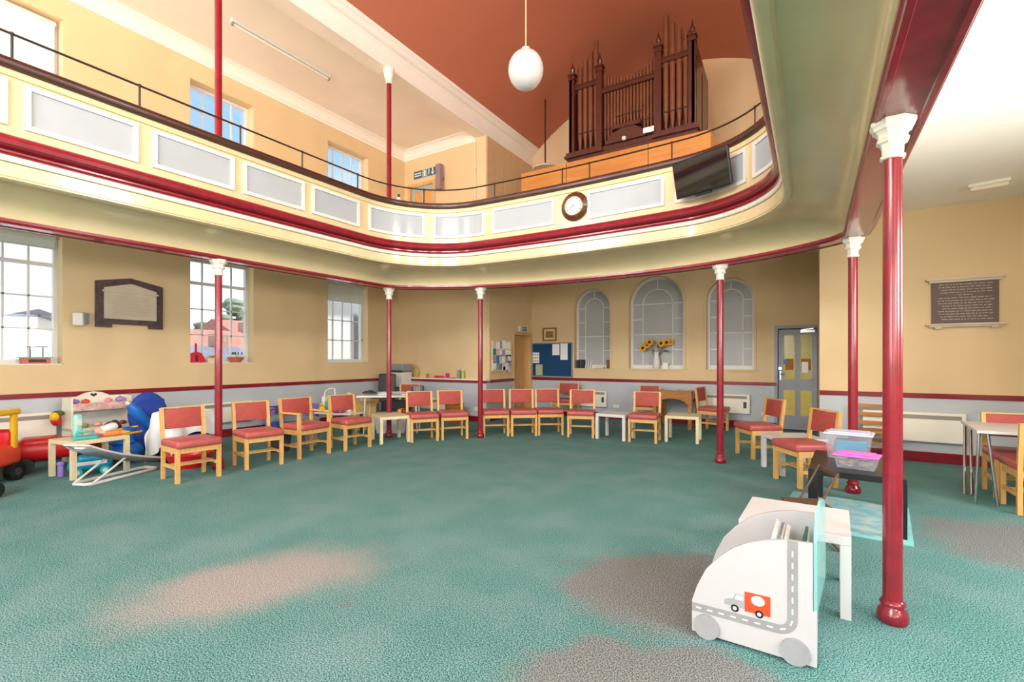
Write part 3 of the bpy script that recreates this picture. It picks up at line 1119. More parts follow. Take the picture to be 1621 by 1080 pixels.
s = thing('noticeboard', 'navy blue felt noticeboard above the dado on the far wall', 'noticeboard', (-6.2, YF - .03, .955))
obj('felt', box(.03, 1.13, 0, .03, .03, .85), mat('navy_felt', (18, 66, 106), .9, .06, 20), s)
obj('frame', [box(0, 1.16, -.008, .03, 0, .03), box(0, 1.16, -.008, .03, .85, .88), box(0, .03, -.008, .03, .03, .85), box(1.13, 1.16, -.008, .03, .03, .85)], M_grey, s)
for x, z, a, b, m in ((.60, .56, .2, .28, M_paper), (.83, .44, .2, .41, M_paper), (.02, .36, .2, .27, M_paper), (.12, .04, .2, .28, mat('printed_map', (196, 196, 150), .8, scale=30, rgb2=(150, 170, 130)))):
    n_ = obj('notice_sheet', box(x, x + a, -.006, 0, z, z + b), m, s)
obj('printed_marks', [box(.04 + .06 * i, .075 + .06 * i, -.008, -.006, .40 + .08 * k, .425 + .08 * k) for i in range(3) for k in range(3)], M_ink, s)

s = thing('pinboard', 'pinboard crowded with white, teal and pink leaflets by the oak door', 'noticeboard', (XBL + .02, 9.1, 1.14))
obj('board', box(0, .03, 0, .82, 0, .70), mat('pale_pinboard', (226, 210, 168), .8), s)
cols = (M_paper, mat('teal_leaflet', (52, 140, 158), .7), M_paper, mat('pink_leaflet', (236, 190, 196), .8), M_paper, mat('photo_leaflet', (96, 92, 110), .7, scale=30, rgb2=(200, 190, 200)))
k = 0
for r_ in range(4):
    for c_ in range(6):
        k += 1
        a, b = .03 + c_ * .128 + random.uniform(-.01, .01), .02 + r_ * .165 + random.uniform(-.01, .02)
        obj('leaflet', box(.03, .034 + .001 * (k % 3), a, a + random.uniform(.11, .15), b, b + random.uniform(.13, .19)), cols[(0, 0, 1, 0, 5, 2, 0, 3, 4, 0, 5, 1, 0)[(k * 5 + r_) % 13]], s)
for a, b in ((.45, -.06), (.68, -.05)):
    obj('leaflet', box(.03, .035, a, a + .1, b, b + .16), cols[3], s)

s = thing('framed_picture', 'small sepia drawing in a gilt frame above the noticeboard', 'picture', (-5.88, YF - .03, 1.875))
obj('frame', [box(0, .39, 0, .03, 0, .035), box(0, .39, 0, .03, .305, .34), box(0, .035, 0, .03, .035, .305), box(.355, .39, 0, .03, .035, .305)], wood('gilt_frame', (150, 108, 48), (110, 74, 30), .4, 0), s)
obj('mount', box(.035, .355, .012, .03, .035, .305), mat('cream_mount', (226, 204, 150), .8), s)
obj('drawing', box(.085, .305, .008, .013, .085, .25), mat('sepia_sketch', (176, 144, 92), .8, scale=26, rgb2=(96, 74, 48)), s)

# clock
cq, cn = at_s(s_of(.11, 6.53))
s = thing('wall_clock', 'round white-faced clock in a dark turned wooden case on the gallery front', 'clock', (CX + cq[0] - cn[0] * .0, cq[1] - cn[1] * .0, 3.655), atan2(cn[0], -cn[1]) * -1 + pi)


def ydisc(prof, n=36):
    """turned profile (r, depth towards -y)"""
    v, f = lathe(prof, n)
    return [(x, -z, y) for x, y, z in v], f


obj('case', ydisc([(.20, -.005), (.21, .01), (.21, .03), (.19, .05), (.165, .075), (.15, .08), (.14, .07), (.14, .03)]), wood('clock_walnut', (96, 62, 36), (58, 34, 20), .3, 0, .4), s, True)
obj('bezel', ydisc([(.147, .06), (.148, .078), (.138, .082), (.134, .06)]), mat('brass', (176, 140, 70), .25, metal=1), s, True)
obj('face', disc((0, -.06, 0), .136, 'y', .006, 32), M_white, s)
obj('numerals', [cbox(.112 * sin(k * pi / 6), -.064, .112 * cos(k * pi / 6), .008, .002, .026, ry=k * pi / 6) for k in range(12)], M_ink, s)
obj('hands', [bar((0, -.066, 0), (.105 * sin(R(240)), -.066, .105 * cos(R(240))), .008, .002), bar((0, -.066, 0), (.07 * sin(R(305)), -.066, .07 * cos(R(305))), .011, .002), disc((0, -.066, 0), .01, 'y', .003, 10)], M_ink, s)

# television
s = thing('television', 'black flat screen television tilted down on the gallery front', 'television', (-1.13, 6.15, 3.655), R(-20))
tl = R(14)
obj('casing', rbox(0, 0, 0, .72, .05, .44, .012, 2, rx=tl), mat('tv_black', (18, 18, 20), .3, .05), s)
obj('screen', xf(box(-.345, .345, -.030, -.0255, -.185, .205), rx=tl), mat('tv_screen', (14, 16, 20), .06, .02, spec=.8), s)
obj('stand_foot', xf(box(-.1, .1, -.03, .01, -.25, -.22), rx=tl), mat('tv_black', (18, 18, 20)), s)
obj('wall_bracket', box(-.06, .06, .02, .16, -.06, .06), M_iron, s)

# ------------------------------------------------------------------ radiators
def radiator(axis, at, a, b, z0, z1, lab, sw=True):
    """panel heater on wall; local x along the wall, -y into the room"""
    w_ = b - a
    if axis == 'y':
        t = thing('panel_heater', lab, 'heater', (a, at, z0))
    else:
        t = thing('panel_heater', lab, 'heater', (at, a, z0), pi / 2)
    h_ = z1 - z0
    obj('body', rbox(w_ / 2, -.06, h_ / 2, w_, .08, h_, .015, 2), M_rad, t)
    obj('grille', [box(.05, w_ - .05, -.103, -.099, h_ - .09, h_ - .035)] + [box(.05, w_ - .05, -.106, -.101, h_ - .088 + i * .013, h_ - .083 + i * .013) for i in range(4)], M_slot, t)
    if sw:
        obj('control_panel', box(w_ - .12, w_ - .06, -.104, -.099, h_ * .3, h_ * .62), M_darkgrey, t)
    obj('wall_bracket', box(w_ * .2, w_ * .8, -.03, 0, .05, h_ - .05), M_grey, t)
    return t


radiator('y', YBR - .012, .62, 1.735, .285, .69, 'cream panel heater on the wall below the dark slate tablet', False)
radiator('y', YF - .012, -2.15, -1.07, .29, .69, 'cream panel heater between the oak table and grey door')
radiator('y', YF - .012, -4.95, -4.13, .27, .66, 'cream panel heater under the small bookshelf window')
radiator('x', XL + .012, 4.28, 5.16, .27, .64, 'cream panel heater under the second tall window', False)
radiator('x', XL + .012, 1.35, 2.39, .21, .68, 'cream panel heater behind the yellow framed toy car', False)
radiator('y', YBL - .155, -8.1, -7.12, .22, .48, 'low cream panel heater under the hatch ledge', False)

# fluorescent and bulkhead lights, globe
s = thing('fluorescent_light', 'long unlit fluorescent batten on the aisle ceiling', 'light', (-7.79, 4.15, 6.8))
obj('batten', box(-.035, .035, 0, 1.82, -.05, 0), M_white, s)
obj('tube', tube([(0, .03, -.075), (0, 1.79, -.075)], .018, 10), M_band, s, True)
obj('end_cap', box(-.02, .02, 0, .03, -.10, -.05), M_grey, s)
obj('end_cap', box(-.02, .02, 1.79, 1.82, -.10, -.05), M_grey, s)
s = thing('bulkhead_light', 'cream bulkhead emergency light under the gallery ceiling', 'light', (1.76, 7.73, 3.49), R(-14))
obj('body', rbox(0, 0, -.02, .36, .11, .04, .01, 2), M_band, s)
obj('diffuser', rbox(0, 0, -.06, .33, .085, .05, .02, 3), M_wallpale, s, True)
s = thing('globe_pendant', 'large white glass globe hanging by a cord from the vault', 'light', (CX, 5.28, 5.07))
obj('globe', sph((0, 0, 0), (.225, .225, .245), 32, 20), mat('opal_glass', (206, 207, 206), .08, .0, coat=.6), s, True)
obj('gallery_cap', lathe([(.05, .235), (.06, .24), (.055, .27), (.02, .29)], 16), M_white, s, True)
obj('cord', tube([(0, 0, .28), (0, 0, 3.18)], .008, 6), mat('pale_cord', (222, 196, 150), .6), s)
obj('ceiling_rose', lathe([(.02, 3.12), (.06, 3.15), (.06, 3.2)], 16), M_white, s)
s = thing('pendant_lamp', 'white dish lamp hanging low beyond the oak screen', 'light', (-5.45, 10.3, 5.98))
obj('shade', lathe([(.30, 0), (.29, .03), (.18, .09), (.05, .11)], 24), M_white, s, True)
obj('cord', tube([(0, 0, .1), (0, 0, 2.1)], .02, 6), M_iron, s)
for (x, y, z), lab in (((-4.95, 8.0, 3.62), 'small white bottle standing behind the handrail by the oak screen'), ((-6.35, 6.35, 3.62), 'small white bottle behind the handrail near the gallery post')):
    s = thing('bottle', lab, 'bottle', (x, y, z))
    obj('body', lathe([(.06, 0), (.062, .6), (.045, .68), (.025, .72)], 14), M_white, s, True)
    obj('cap', lathe([(.02, .71), (.02, .78)], 10), M_iron, s)

# ------------------------------------------------------------------ oak screen and organ
s = thing('oak_screen', 'plain honey-coloured oak screen behind the gallery rail, below the organ', 'screen', (-4.77, 8.05, 3.62))
for a, b in ((0, .95), (.96, 2.45), (2.46, 3.43)):
    obj('panel', box(a, b, -.02, .03, 0, 1.38), M_oakd, s)
obj('side_panel', box(3.40, 3.43, .03, 1.2, 0, 1.38), M_oakd, s)
obj('side_panel', box(0, .03, .03, 1.2, 0, 1.38), M_oakd, s)

org = thing('pipe_organ', 'dark mahogany pipe organ with two towers of gilt pipes and finials', 'organ', (CX, 9.3, 4.95))
zb = .72
obj('plinth', [box(-1.30, 1.30, -.05, 1.3, 0, .66), box(-1.34, -.5, -.12, .05, .66, .71), box(.5, 1.34, -.12, .05, .66, .71), box(-1.31, -.52, -.10, .05, .71, .77), box(.52, 1.31, -.10, .05, .71, .77), box(-.5, .5, -.06, .05, .66, .75)], M_mah, org)
POSTX = (-1.205, -.60, .585, 1.20)
for x in POSTX:
    p = obj('post', [box(x - .06, x + .06, -.05, .07, .75, 2.32), box(x - .075, x + .075, -.065, .085, 2.30, 2.36), box(x - .085, x + .085, -.075, .095, 2.40, 2.43), box(x - .06, x + .06, -.05, .07, 2.36, 2.40)], M_mah, org)
    obj('finial', xf(lathe([(.05, 2.43), (.06, 2.46), (.035, 2.49), (.05, 2.53), (.055, 2.56), (.03, 2.60), (.012, 2.66), (.004, 2.73)], 8), (x, .01, 0)), M_mah, p)
for a, b, z in ((-1.15, -.66, 2.13), (.645, 1.14, 2.13), (-.54, .525, 1.9)):
    obj('cross_rail', [box(a, b, -.02, .03, z - .05, z + .03), box(a, b, -.035, .03, z + .03, z + .05)], M_mah, org)
obj('backing', [box(-1.2, 1.2, .16, .19, .7, 2.1)], M_mah, org)


def pipe(x, r, z0, zm, z1):
    p = obj('pipe', [lathe([(.012, z0), (r, zm), (r, z1)], 12, (x, .06, 0))], M_pipe, org, True)
    obj('pipe_mouth', [box(x - r * .8, x + r * .8, .06 - r - .006, .06 - r * .3, zm + .0, zm + .025)], M_iron, p)


for k, z in enumerate((2.55, 2.68, 2.81, 3.0)):
    pipe(-1.055 + k * .118, .053, .76, 1.15, z)
for k, z in enumerate((2.98, 2.80, 2.66, 2.55)):
    pipe(.71 + k * .123, .055, .76, 1.13, z)
for k in range(16):
    t = k / 15
    z = 2.30 - .22 * sin(pi * t) ** .7
    zm = 1.11 + (.2 if 4 <= k <= 11 else 0)
    pipe(-.50 + k * .0665, .029, .76 if k < 4 or k > 11 else 1.05, zm, z)
obj('side_panel', [prism([(-.05, .7), (-.05, 2.36), (.07, 2.36), (1.3, 2.2 - .0), (1.3, .7)], 'x', 1.20, 1.25), prism([(.1, .85), (.1, 2.1), (.55, 2.05), (.55, .85)], 'x', 1.25, 1.262), prism([(.65, .85), (.65, 2.03), (1.2, 1.98), (1.2, .85)], 'x', 1.25, 1.262)], M_mah, org)
obj('side_panel', prism([(-.05, .7), (-.05, 2.36), (.07, 2.36), (1.3, 2.2), (1.3, .7)], 'x', -1.25, -1.20), M_mah, org)
obj('case_back', box(-1.25, 1.25, 1.26, 1.30, .0, 2.2), M_mah, org)
obj('music_desk', [prism([(-.45, .75), (-.33, .92), (-.1, 1.0), (.15, 1.0), (.28, .92), (.38, .75)], 'y', -.12, -.08), box(-.30, .28, -.14, .0, 1.0, 1.08)], M_mah, org)
obj('white_card', box(.33, .53, -.13, -.12, .78, .88), M_paper, org)
obj('lamp_knob', sph((-.04, -.15, .77), .045, 12, 8), M_white, org, True)

# ------------------------------------------------------------------ chairs (front = local -y)
def make_chair(arms=False):
    t = thing('armchair' if arms else 'chair', 'x', 'armchair' if arms else 'chair')
    w2 = .24 if not arms else .27
    for s_ in (-1, 1):
        x = s_ * (w2 - .02)
        obj('leg', box(x - .02, x + .02, -.225, -.18, 0, .40 if not arms else .62), M_beech, t)
        obj('back_post', [bar((x, .20, 0), (x, .195, .42), .036, .042, (0, 1, 0)), bar((x, .195, .41), (x, .25, .835), .036, .040, (0, 1, 0))], M_beech, t)
        obj('side_rail', box(x - .012, x + .012, -.185, .195, .155, .19), M_beech, t)
        if arms:
            obj('armrest', rbox(x, .0, .635, .05, .46, .03, .012, 2), M_beech, t)
    obj('seat_frame', [box(-w2 + .03, w2 - .03, -.215, -.19, .335, .40), box(-w2 + .03, w2 - .03, .18, .205, .335, .40), box(-w2 + .005, -w2 + .03, -.19, .19, .335, .40), box(w2 - .03, w2 - .005, -.19, .19, .335, .40)], M_beech, t)
    sw = 2 * w2 + .01 if not arms else 2 * w2 - .06
    obj('seat', rbox(0, -.02, .437, sw, .47, .088, .03, 3), M_red, t, True)
    obj('backrest', [rbox(0, .236, .70, 2 * w2 - .07, .028, .24, .012, 2, rx=R(-7))], M_redback, t, True)
    obj('top_rail', bar((-w2 + .02, .252, .832), (w2 - .02, .252, .832), .03, .014), M_beech, t)
    for y in (-.09, -.02, .05):
        obj('rack_slat', box(-w2 + .03, w2 - .03, y - .012, y + .012, .178, .19), M_beech, t)
    return t


G = 'red padded wooden chairs set out round the hall'
CH = [(-6.31, 2.89, -3, 'red padded wooden chair in front of the red tub and draped white cloth'),
      (-6.31, 3.71, -9, 'red padded wooden chair in front of the heater under the second window'),
      (-6.28, 5.21, -6, 'red padded wooden chair between the armchair and a low birch table'),
      (-5.80, 6.36, -35, 'red padded wooden chair just past the birch table by the grey tub'),
      (-5.51, 6.84, -39, 'red padded wooden chair in front of the low heater under the hatch ledge'),
      (-5.04, 7.50, -48, 'red padded wooden chair standing right beside the column by the pinboard'),
      (-4.62, 7.825, -52, 'red padded wooden chair in front of the light oak door'),
      (-4.25, 8.18, -53, 'red padded wooden chair in the ring below the navy noticeboard'),
      (-3.61, 8.25, -71, 'red padded wooden chair touching the white table below the sunflower window'),
      (-2.46, 8.33, -84, 'red padded wooden chair between the white table and a birch table'),
      (-3.03, 10.42, -88, 'red padded wooden chair pushed against the far wall by the carved oak table'),
      (-1.66, 10.18, -12, 'red padded chair with a pink cloth over its back beside the carved oak table'),
      (-.66, 7.90, -146, 'red padded wooden chair facing the ring before the grey panelled door'),
      (-.07, 6.46, -145, 'red padded wooden chair between a white table and the black table'),
      (1.82, 7.0, -90, 'red padded wooden chair tucked under the far side of the grey steel-legged table'),
      (1.82, 6.38, 92, 'red padded wooden chair drawn up to the near side of the grey steel-legged table'),
      (-7.85, 8.12, -60, 'red padded wooden chair behind the cluttered trestle table')]
ch0 = make_chair()
for i, (x, y, a, lab) in enumerate(CH):
    if i == 0:
        ch0.location = (x, y, 0)
        ch0.rotation_euler = (0, 0, R(a + 90))
        ch0['label'] = lab
        ch0['group'] = G
    else:
        dup(ch0, (x, y, 0), R(a + 90), lab, G)
ar0 = make_chair(True)
ar0.location = (-6.37, 4.47, 0)
ar0.rotation_euler = (0, 0, R(91))
tag(ar0, 'red padded wooden armchair in the row between two plain chairs near the toys', 'armchair', 'wooden armchairs')
dup(ar0, (-5.0, 10.48, 0), R(5), 'red padded wooden armchair against the far wall under the navy noticeboard', 'wooden armchairs')

# cloth on the chair by the oak table
s = thing('folded_cloth', 'pink and white cloth hung over a chair back by the oak table', 'cloth', (-1.66, 10.18, 0), R(78))
obj('drape', [rbox(.0, .272, .74, .38, .02, .22, .009, 2, rx=R(-7)), rbox(0, .245, .852, .38, .06, .016, .007, 2)], mat('pink_cloth', (236, 150, 160), .85, .06, 10, .2, 40), s, True)

# wooden ladder-back chair
s = thing('ladder_back_chair', 'brown wooden ladder-back chair against the wall behind the column', 'chair', (.74, 8.28, 0))
for x in (-.2, .2):
    obj('leg', bar((x * 1.02, -.2, 0), (x, -.19, .42), .034), M_oak, s)
    obj('back_post', [bar((x, .18, 0), (x, .17, .42), .034), bar((x, .17, .41), (x, .22, .80), .034)], M_oak, s)
    obj('stretcher', box(x - .012, x + .012, -.19, .18, .2, .225), M_oak, s)
for z in (.52, .64, .755):
    obj('back_slat', cbox(0, .19 + (z - .45) * .1, z, .38, .015, .05), M_oak, s)
obj('seat', rbox(0, -.01, .43, .44, .42, .03, .01, 2), M_oak, s)
obj('stretcher', [box(-.2, .2, -.21, -.19, .27, .295), box(-.2, .2, .165, .18, .27, .295)], M_oak, s)


# ------------------------------------------------------------------ low tables
def low_table(name, lab, loc, rz, m, sx=.55, sy=.55, h_=.45, leg=.05, th=.05, group=None):
    t = thing(name, lab, 'table', (loc[0], loc[1], .009 if name == 'black_table' else 0), rz, group)
    obj('table_top', rbox(0, 0, h_ - th / 2, sx, sy, th, .004, 1), m, t)
    for a in (-1, 1):
        for b in (-1, 1):
            x, y = a * (sx / 2 - leg / 2), b * (sy / 2 - leg / 2)
            obj('leg', box(x - leg / 2, x + leg / 2, y - leg / 2, y + leg / 2, 0, h_ - th), m, t)
    return t


low_table('low_table', 'low birch table by the grey storage tub, between two red chairs', (-6.22, 6.02), R(62), M_birch, .52, .60, group='birch low tables')
low_table('low_table', 'glossy white low table below the sunflower window, nothing on it', (-2.99, 8.33), R(-3), M_lack, .55, .48, group='white low tables')
low_table('low_table', 'low birch table in front of the carved oak table', (-1.90, 8.72), R(6), M_birch, .55, .55, group='birch low tables')
low_table('low_table', 'white low table between two chairs by the grey door', (-.20, 7.05), R(-62), M_lack, .55, .55, group='white low tables')
low_table('low_table', 'white low table pushed up behind the car bookcase', (-.088, 3.49), R(-2), M_lack, .56, .58, group='white low tables')
low_table('low_table', 'low birch table covered with dolls and toys by the window wall', (-7.62, 2.34), R(8), M_birch, .52, .60, group='birch low tables')
low_table('black_table', 'worn black low table carrying plastic storage boxes', (.33, 5.36), R(-3), M_black, .66, 1.06, .47, .07, .05)

# ------------------------------------------------------------------ car-shaped bookcase
M_bcase = mat('bookcase_white', (192, 192, 195), .35, .01, 4)
bk = thing('car_bookcase', 'white car-shaped children\'s bookcase with a grey road and orange van print', 'bookcase', (-.526, 2.61, 0), R(-1))
side = [(0, .02), (0, .175), (.026, .258), (.067, .348), (.131, .426), (.194, .484), (.26, .523), (.333, .551), (.42, .570), (.53, .574), (.53, .012)]
obj('side_panel', prism(side, 'y', 0, .018), M_bcase, bk)
obj('side_panel', prism(side, 'y', .52, .538), M_bcase, bk)
obj('shelf', [box(.02, .53, .018, .52, .05, .066), box(.10, .116, .018, .52, .066, .26), box(.27, .286, .018, .52, .066, .36)], M_bcase, bk)
arch = [(.018, .24)] + [(.018, .55)] + [(.269 - .251 * cos(pi * i / 16), .55 + .16 * sin(pi * i / 16)) for i in range(1, 16)] + [(.52, .55), (.52, .24)]
av, af = prism(arch, 'x', .532, .546)
obj('aqua_back', ([(x + (y - .018) * .07, y, z) for x, y, z in av], af), M_aqua, bk)
obj('base_board', box(.53, .546, 0, .538, .012, .26), M_bcase, bk)
for x, z in ((.073, .062), (.46, .062)):
    for y in (-.010, .548):
        obj('wheel', disc((x, y, z), .060, 'y', .02, 28), mat('wheel_grey', (158, 160, 164), .45), bk)


def road():
    c, hw = [], .0215
    path = [(0, .145)] + [(.39 * i / 10, .145) for i in range(1, 11)]
    cx_, cz_, r_ = .39, .205, .06
    path += [(cx_ + r_ * cos(-pi / 2 + pi / 2 * i / 8), cz_ + r_ * sin(-pi / 2 + pi / 2 * i / 8)) for i in range(1, 9)]
    path += [(.45, .205 + (.572 - .205) * i / 8) for i in range(1, 9)]
    nn = nrm(path)
    V, F = [], []
    for (x, z), (a, b) in zip(path, nn):
        V += [(x - a * hw, -.0015, z - b * hw), (x + a * hw, -.0015, z + b * hw)]
    F = [(2 * i, 2 * i + 1, 2 * i + 3, 2 * i + 2) for i in range(len(path) - 1)]
    dash = []
    s = [0]
    for a, b in zip(path, path[1:]):
        s.append(s[-1] + hypot(b[0] - a[0], b[1] - a[1]))
    k = .02
    while k < s[-1] - .03:
        def P(t):
            i = max(j for j in range(len(s) - 1) if s[j] <= t)
            u = (t - s[i]) / (s[i + 1] - s[i])
            return tuple(path[i][q] * (1 - u) + path[i + 1][q] * u for q in (0, 1))
        p, q = P(k), P(k + .026)
        dash.append(bar((p[0], -.002, p[1]), (q[0], -.002, q[1]), .001, .007, (0, 0, 1)) if abs(q[0] - p[0]) > abs(q[1] - p[1]) else bar((p[0], -.002, p[1]), (q[0], -.002, q[1]), .007, .001, (0, 1, 0)))
        k += .054
    return (V, F), dash


rd, ds = road()
obj('road_print', rd, mat('road_grey', (148, 150, 152), .5), bk)
for q in ds:
    obj('road_dash', q, M_lack, bk)
van = obj('van_print', xf(rbox(.303, 0, .236, .112, .0012, .096, .0005, 1), (0, -.0012, 0)), mat('van_orange', (204, 74, 34), .5), bk)
obj('van_window', disc((.305, -.0022, .252), .030, 'y', .001, 20, .024), M_lack, van)
obj('cab_print', [xf(prism([(.155, .198), (.155, .222), (.175, .232), (.195, .236), (.205, .262), (.247, .264), (.247, .198)], 'y', -.0014, -.0006)), ], mat('cab_grey', (160, 162, 165), .5), bk)
obj('cab_window', prism([(.202, .236), (.21, .256), (.242, .258), (.242, .236)], 'y', -.0022, -.0014), M_lack, van)
for x in (.203, .311):
    obj('tyre_print', disc((x, -.0026, .19), .018, 'y', .001, 18), M_black, van)
    obj('hub_print', disc((x, -.0034, .19), .0095, 'y', .001, 14), M_lack, van)
# picture books standing in the bookcase
for i, (x, h_, m, lab) in enumerate(((.292, .36, M_paper, 'pale picture book standing foremost in the car bookcase'), (.318, .34, M_grey, 'grey picture book in the middle of the car bookcase'), (.344, .33, M_paper, 'white-edged picture book behind the grey one in the car bookcase'), (.430, .33, mat('green_cover', (40, 120, 104), .5), 'green-covered picture book rearmost in the car bookcase'))):
    s = thing('picture_book', lab, 'book', (-.526 + x, 2.78 + .015 * i, .065), R(-1), 'books in the car bookcase')
    obj('cover', [cbox(.02, .11, .04 + h_ * .5 + .03, .012, .22, h_ + .12, ry=R(13))], m, s)
    obj('pages', [cbox(.029, .11, .04 + h_ * .5 + .028, .008, .212, h_ + .11, ry=R(13))], M_paper, s)

for i, (x, a) in enumerate(((.370, 13), (.385, 13), (.400, 13), (.415, 13))):
    s = thing('picture_book', 'thin grey paper-covered picture book fanned out in the car bookcase', 'book', (-.526 + x, 2.70 + .05 * (i % 2), .065), R(-1), 'thin grey books in the car bookcase')
    obj('cover', cbox(.02, .10, .22, .006, .20, .40, ry=R(a)), mat('grey_paper_cover', (176, 176, 178), .7, .1, 12), s)
    obj('pages', cbox(.0255, .10, .219, .004, .194, .39, ry=R(a)), M_paper, s)

# ------------------------------------------------------------------ black table things
def storage(name, lab, loc, rz, sx, sy, h_, mlid, fill, mfill, fh, lidh=.02):
    t = thing(name, lab, 'storage box', loc, rz)
    th = .004
    k = .86
    def wall_(a, b):
        return ([(a[0] * k, a[1] * k, 0), (b[0] * k, b[1] * k, 0), (b[0], b[1], h_), (a[0], a[1], h_)], [(0, 1, 2, 3)])
    c = [(-sx / 2, -sy / 2), (sx / 2, -sy / 2), (sx / 2, sy / 2), (-sx / 2, sy / 2)]
    obj('tub', [wall_(c[i], c[(i + 1) % 4]) for i in range(4)] + [([(x * k, y * k, .001) for x, y in c], [(0, 1, 2, 3)])], M_clear, t)
    obj('lid', [rbox(0, 0, h_ + lidh / 2, sx + .03, sy + .03, lidh, .008, 2), rbox(0, 0, h_ + lidh + .006, sx - .04, sy - .04, .014, .006, 2)], mlid, t)
    obj('contents', fill, mfill, t)
    return t


M_liddie = mat('milky_lid', (206, 214, 236), .3, .02, alpha=.85)
storage('storage_box', 'clear plastic box with a milky lid and turquoise contents', (.30, 5.62, .479), R(-8), .36, .26, .22, M_liddie, [rbox(0.02, -.02, .10, .25, .19, .15, .01, 2)], M_turq, .1)
rub = [rbox(random.uniform(-.10, .10), random.uniform(-.06, .06), random.uniform(.025, .06), .06, .05, .035, .008, 1, rz=random.uniform(0, 3)) for _ in range(16)]
storage('storage_box', 'shallow clear box under a bright pink lid on the black table', (.33, 5.12, .479), R(-12), .30, .20, .10, M_pink, rub, mat('grey_toys', (150, 142, 130), .6, .2, 30), .1)

# map mat
M_mat = mat('map_mat', (96, 188, 208), .8, scale=7, rgb2=(196, 214, 210))
s = thing('play_mat', 'light blue printed play mat lying under the black table', 'mat', (.24, 5.33, 0), R(-6))
obj('mat_sheet', box(-.46, .47, -.58, .58, 0, .008), M_mat, s)
obj('border', [box(-.47, .48, -.59, -.55, .001, .010), box(-.47, .48, .55, .59, .001, .010), box(-.47, -.43, -.55, .55, .001, .010), box(.44, .48, -.55, .55, .001, .010)], mat('mat_border', (130, 206, 206), .8), s)

# small brown folding chair between the white and the black table
s = thing('folding_chair', 'small brown folding chair between the white table and the black table', 'chair', (-.03, 4.36, 0), R(-68))
M_brn = mat('brown_enamel', (96, 70, 52), .45, .15, 10)
obj('seat', rbox(0, 0, .30, .30, .28, .022, .01, 2), M_brn, s)
for x in (-.15, .15):
    obj('leg', tube([(x, -.17, 0), (x, .0, .29), (x, .15, .58)], .009, 8), M_brn, s)
    obj('leg', tube([(x * .9, .17, 0), (x * .9, -.1, .29)], .009, 8), M_brn, s)
obj('backrest', rbox(0, .15, .56, .31, .012, .035, .005, 2), M_brn, s)
obj('crossbar', [tube([(-.15, -.16, .02), (.15, -.16, .02)], .007, 6), tube([(-.135, .16, .02), (.135, .16, .02)], .007, 6)], M_brn, s)

# ------------------------------------------------------------------ grey table on the right
s = thing('folding_table', 'pale grey topped table on steel tube legs below the dark tablet', 'table', (1.36, 6.36, 0))
obj('table_top', prism([(.0, .0), (.06, .9), (1.5, .9), (1.5, 0)], 'z', .70, .725), mat('grey_laminate', (206, 204, 200), .4), s)
for a, b in (((.03, .06), (.0, .05)), ((.10, .10), (.16, .05)), ((.07, .78), (.0, .44)), ((.12, .80), (.06, .46)), ((1.42, .08), (1.46, .05)), ((1.42, .8), (1.46, .85))):
    obj('leg', tube([(b[0], b[1], 0), (a[0], a[1], .70)], .0135, 8), M_chrome, s, True)
obj('under_frame', [tube([(.08, .1, .685), (1.42, .1, .685)], .01, 6), tube([(.1, .8, .685), (1.42, .8, .685)], .01, 6)], M_chrome, s)
s = thing('backpack', 'dark bag slumped under the grey steel-legged table', 'bag', (2.1, 7.45, 0))
obj('body', sph((0, 0, .17), (.2, .13, .19)), M_darkgrey, s, True)
obj('strap', tube([(-.1, -.12, .1), (-.12, -.18, .25), (0, -.12, .34)], .012, 6), M_black, s)

# ------------------------------------------------------------------ carved oak table on far wall
s = thing('oak_table', 'golden oak table with arched aprons against the far wall', 'table', (-2.42, 10.45, 0))
W, Dp = .70, .72
obj('table_top', rbox(0, 0, .745, W + .06, Dp + .06, .03, .008, 2), M_oak, s)
for a in (-1, 1):
    for b in (-1, 1):
        obj('leg', box(a * W / 2 - .035, a * W / 2 + .035, b * Dp / 2 - .035, b * Dp / 2 + .035, 0, .73), M_oak, s)
ap = [(-W / 2, .73), (W / 2, .73), (W / 2, .50)] + [(W / 2 - .03 - .0, .50)] + [((W / 2 - .06) * cos(pi * i / 12), .50 + .11 * sin(pi * i / 12)) for i in range(0, 13)] + [(-W / 2, .50)]
obj('apron', prism(ap, 'y', -Dp / 2 - .02, -Dp / 2 + .005), M_oak, s)
obj('apron', prism(ap, 'y', Dp / 2 - .01, Dp / 2 + .015), M_oak, s)
obj('apron', prism(ap, 'x', W / 2 - .005, W / 2 + .02), M_oak, s)
obj('apron', prism(ap, 'x', -W / 2 - .02, -W / 2 + .005), M_oak, s)
for (x, y, r_), lab in (((-2.55, 10.55, 15), 'white paper leaflets spread on the oak table'), ((-2.25, 10.6, -20), 'creased white sheet lying by the leaflets on the oak table')):
    s = thing('leaflets', lab, 'paper', (x, y, .76), R(r_))
    obj('sheet', box(-.14, .14, -.1, .1, 0, .004), M_paper, s)
    obj('sheet', xf(box(-.12, .12, -.09, .09, .004, .008), rz=.3), mat('tinted_paper', (216, 220, 226), .8), s)

